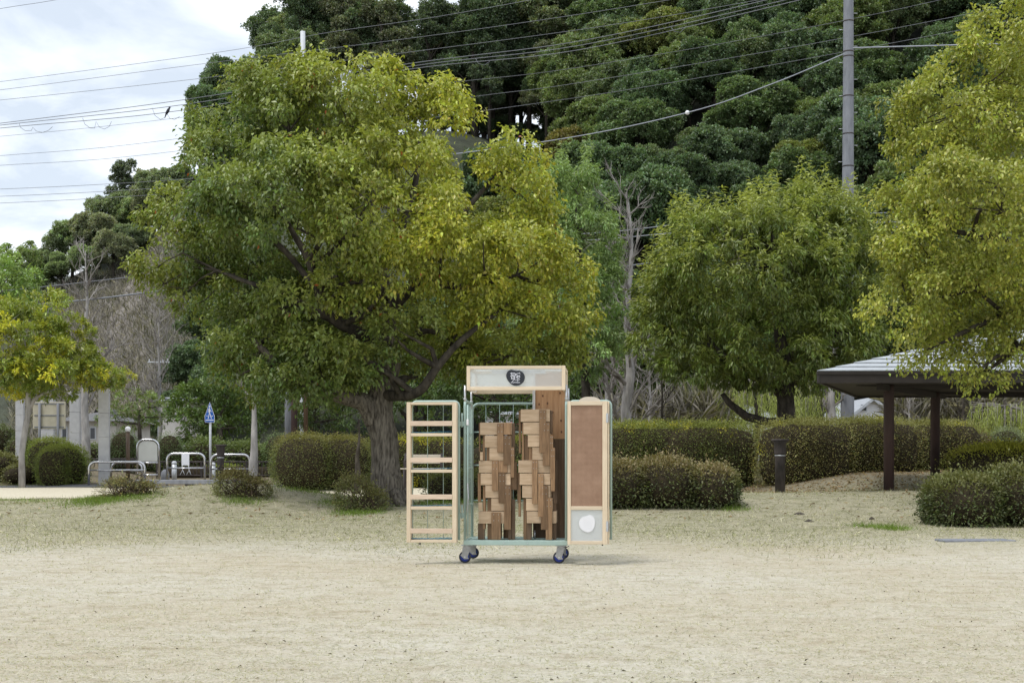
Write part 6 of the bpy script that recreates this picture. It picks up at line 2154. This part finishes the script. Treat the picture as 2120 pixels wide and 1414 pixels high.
wire('top one of three low wires above the left skyline', [(-300, 398, 80), (0, 392, 78), (330, 375, 74), (627, 350, 70)], .012)
wire('middle one of three low wires above the left skyline', [(-300, 414, 80), (0, 407, 78), (330, 390, 74), (627, 365, 70)], .012)
wire('lowest of three low wires above the left skyline', [(-300, 428, 80), (0, 421, 78), (330, 403, 74), (627, 378, 70)], .012)
wire('pale cable with a white marker ball, from the tall pole down to the left', [(700, 350, 66), (1140, 292, 59), (1423, 234, 54), (1600, 174, 51.5), (1748, 112, 49.6)], .022, 'wire_pale')
wire('pale cable leaving the tall pole to the right', [(1766, 100, 49.7), (1950, 95, 49), (2120, 90, 48), (2400, 80, 47)], .024, 'wire_pale')
wire('upper grey wire between the bare tree and the domed crown', [(1100, 490, 70), (1270, 480, 70), (1480, 458, 69), (1860, 440, 68), (2300, 430, 67)], .02, 'wire_pale')
wire('lower grey wire between the bare tree and the domed crown', [(1100, 505, 70), (1270, 494, 70), (1480, 476, 69), (1860, 460, 68), (2300, 452, 67)], .02, 'wire_pale')
wire('thick dark cable between the bare tree and the domed crown', [(1100, 572, 66), (1280, 553, 66), (1360, 543, 66), (1560, 520, 66), (1860, 470, 66), (2300, 440, 66)], .035)
wire('upper wire over the bare brown slope at left', [(-200, 620, 84), (60, 597, 84), (260, 575, 84), (500, 548, 84)], .025)
wire('thick dark cable low over the bare brown slope at left', [(-200, 655, 72), (140, 625, 72), (330, 603, 72), (600, 570, 72)], .045)
# marker ball
b = P(1423, 234, 54)
mb = MB(); rr = .085; mb.lathe([(rr * math.sin(a) + .001, -rr * math.cos(a)) for a in np.linspace(.1, math.pi - .1, 11)], (0, 0, 0), 16)
o = mb.build('marker_ball', M['white_paint'], None, world=False); o.location = b; tag(o, 'white marker ball threaded on the pale cable', 'marker ball')

# three looped cables as one bundle
t = thing('cable_bundle', 'three dark cables with hanging spacer loops across the left sky', 'cables', P(-300, 300, 80))
TR = [[(-300, 292, 80), (0, 256, 78), (390, 206, 76), (845, 133, 74), (1200, 86, 72), (1590, 0, 68), (1900, -85, 66)],
      [(-300, 296, 80), (0, 260, 78), (390, 216, 76), (845, 139, 74), (1200, 95, 72), (1630, 0, 68), (1920, -75, 66)],
      [(-300, 300, 80), (0, 266, 78), (385, 228, 76), (835, 146, 74), (1200, 104, 72), (1660, 0, 68), (1950, -75, 66)]]
for tr in TR:
    W = [P(*p) for p in tr]; out = []
    for k in range(len(W) - 1):
        a, b_, c, d = W[max(k - 1, 0)], W[k], W[k + 1], W[min(k + 2, len(W) - 1)]
        for j in range(8):
            s = j / 8
            out.append(.5 * ((2 * b_) + (c - a) * s + (2 * a - 5 * b_ + 4 * c - d) * s * s + (3 * b_ - a - 3 * c + d) * s ** 3))
    out.append(W[-1])
    mb = MB(); mb.tube(out, .017, 6); mb.build('cable', M['wire'], t)
for pts in ([(40, 255), (42, 264), (52, 271), (65, 271), (68, 264), (75, 272), (88, 275), (100, 271), (109, 263)], [(171, 245), (176, 258), (187, 266), (196, 266), (199, 252), (206, 264), (216, 268), (226, 263), (231, 252)],
            [(315, 224), (321, 240), (332, 248), (342, 244), (346, 236), (352, 246), (362, 248), (372, 242)], [(985, 122), (990, 132), (1002, 136), (1014, 128)], [(1390, 58), (1396, 66), (1408, 68), (1420, 56)]):
    mb = MB(); mb.tube([P(a, b_, 76 if a < 500 else 73) for a, b_ in pts], .012, 5); mb.build('spacer_loop', M['wire'], t)

# perched crow
b = P(346, 236, 76)
t = thing('crow', 'black crow perched on the looped cables against the sky', 'bird', b)
mb = MB()
k = 76 / F
V3 = lambda u_, v_: Vector((u_ * k, 0, v_ * k))
mb.tube([V3(-5, -9), V3(-3, -3), V3(-1, 1), V3(1.5, 5), V3(3, 8.5), V3(4.2, 10.5), V3(5.2, 12.5), V3(6.3, 13.8)], [.6 * k, 1.1 * k, 2.6 * k, 3.2 * k, 2.8 * k, 1.9 * k, 2.0 * k, .7 * k], 12)
mb.v = [(a, b_ * .8, c) for a, b_, c in mb.v]
mb.tube([V3(6.0, 13.2), V3(7.6, 13.0), V3(8.6, 12.4)], [.7 * k, .5 * k, .12 * k], 8)
for s in (-1, 1):
    mb.tube([V3(1, 2) + Vector((0, s * .03, 0)), V3(.2, -2.2) + Vector((0, s * .03, 0))], .4 * k, 6)
mb.build('body', M['crow'], t, world=False)


# ---------------------------------------------------------------- houses in the middle distance
def house(label, px0, px1, eave_py, base_py, Y, depth, ridge_py, wall='wall_pale', roof='roof_dark', gable=False, wins=(), over=.5):
    x0, x1 = (px0 - CX) * Y / F, (px1 - CX) * Y / F
    ze, zr = P(0, eave_py, Y).z, P(0, ridge_py, Y).z
    zb = min(P(0, base_py, Y).z, tz((x0 + x1) / 2, Y)) - .1
    t = thing('house', label, 'house', ((x0 + x1) / 2, Y, zb))
    mb = MB(); xm = (x0 + x1) / 2
    if gable:
        mb.prism([(x0, zb), (x0, ze), (xm, zr - .1), (x1, ze), (x1, zb)][::-1], Y, Y + depth)
    else:
        mb.box((x0, Y, zb), (x1, Y + depth, ze))
    mb.build('wall', M[wall], t)
    mb = MB()
    if gable:
        s = (zr - ze) / (xm - x0)
        for sg in (-1, 1):
            ex = (x0 - over) if sg < 0 else (x1 + over)
            a = Vector((ex, Y - over, ze - s * over + .02)); b_ = Vector((xm, Y - over, zr)); c = Vector((xm, Y + depth + over, zr)); d = Vector((ex, Y + depth + over, ze - s * over + .02))
            if sg < 0: mb.slab(a, b_, c, d, .15)
            else: mb.slab(b_, a, d, c, .15)
    else:
        ym = Y + depth / 2
        a, b_ = Vector((x0 - over, Y - over, ze)), Vector((x1 + over, Y - over, ze))
        c, d = Vector((x1 + over, Y + depth + over, ze)), Vector((x0 - over, Y + depth + over, ze))
        r0, r1 = Vector((x0 + depth * .3, ym, zr)), Vector((x1 - depth * .3, ym, zr))
        mb.add([a, b_, c, d, r0, r1], [(0, 1, 5, 4), (1, 2, 5), (2, 3, 4, 5), (3, 0, 4), (3, 2, 1, 0)])
    mb.build('roof', M[roof], t)
    for (wx0, wx1, wy0, wy1) in wins:
        a, b_ = P(wx0, wy1, Y), P(wx1, wy0, Y)
        mb = MB(); mb.box((a.x - .06, Y - .05, a.z - .06), (b_.x + .06, Y - .002, b_.z + .06), .01); w = mb.build('window', M['white_pole'], t)
        mb = MB(); mb.box((a.x, Y - .06, a.z), (b_.x, Y - .052, b_.z)); mb.build('pane', M['glass_dark'], w)
    return t


house('low dark-roofed pale house behind the concrete pillars', 118, 240, 872, 930, 74, 7, 842, wins=((171, 180, 886, 908), (188, 197, 886, 908), (130, 138, 886, 908)))
house('pale flat-fronted house half hidden behind the round dark bushy tree', 330, 372, 830, 930, 88, 6, 818, roof='roof_grey')
house('white gabled house seen between the utility pole and the shelter posts', 1764, 1848, 856, 925, 78, 8, 822, wall='wall_white', roof='roof_grey', gable=True, wins=((1783, 1793, 838, 850),), over=.35)
house('grey-roofed low house behind the trunk of the domed tree', 1490, 1612, 868, 925, 84, 7, 832, wall='wall_white', roof='roof_grey')
house('white building glimpsed through the trolley cage', 1005, 1062, 858, 930, 80, 6, 848, wall='wall_white', roof='roof_grey')
bush('wild_shrub', 'dark shrubs on the bank at the left edge, behind the leftmost pillar', [bx(-40, 32, 880, 54, .8), bx(20, 66, 905, 53, .6)], (.06, .07, .032), 51, 500, L=(.06, .1), box=2.3, topcol=(.12, .13, .06), jit=.1)
bush('background_shrub', 'dark leafy shrub mass behind the right barrier hoop', [bx(385, 470, 908, 57, .9), bx(440, 560, 918, 57.5, .9)], (.07, .09, .035), 52, 420, L=(.07, .13), box=2.6, topcol=(.15, .18, .06), jit=.1)
bush('background_shrub', 'leafy shrub mass behind the white metal panel', [bx(228, 330, 925, 57.5, .9)], (.065, .085, .035), 53, 420, L=(.07, .13), box=2.6, topcol=(.14, .17, .07), jit=.1)
bush('background_shrub', 'grey-green shrub below the low pale house', [bx(150, 222, 922, 62, .8)], (.10, .115, .06), 54, 420, L=(.07, .13), box=2.4, topcol=(.2, .22, .11), jit=.1)


def thicket(label, px0, px1, Y, n, seed, h=(.5, 2.0)):
    rng = np.random.default_rng(seed)
    yy = Y + rng.uniform(-2, 3, n)
    xx = (rng.uniform(px0, px1, n) - CX) * yy / F
    zz = terrain(xx, yy) + rng.uniform(0, 2.6, n)
    D = unit(rng.normal(0, .55, (n, 3)) + np.array([0, 0, .9]))
    t = np.array([.36, .335, .31])[None] * np.exp(rng.normal(0, .3, (n, 1)))
    g = rng.random(n) < .15
    t[g] = np.array([.22, .22, .10])
    V, Fc = leaf_arrays(np.stack([xx, yy, zz], 1), D, rng.uniform(*h, n), rng.uniform(.012, .03, n), rng)
    o = np_mesh('winter_thicket', V, Fc, M['straw'], tint=np.repeat(t, 4, 0))
    tag(o, label, 'thicket', kind='stuff')


thicket('grey leafless thicket behind the hedge left of the domed tree', 1225, 1500, 63, 5000, 91)
thicket('grey leafless thicket beyond the shelter at right', 1850, 2160, 62, 5000, 92)
bush('ground_cover', 'low mossy ground cover on the bank at the left edge', [bx(-60, 40, 938, 46.5, 1.6), bx(10, 100, 962, 45.6, 1.2)], (.105, .10, .04), 55, 500, L=(.04, .08), box=2.2, topcol=(.17, .165, .06), jit=.08, cat='ground cover')
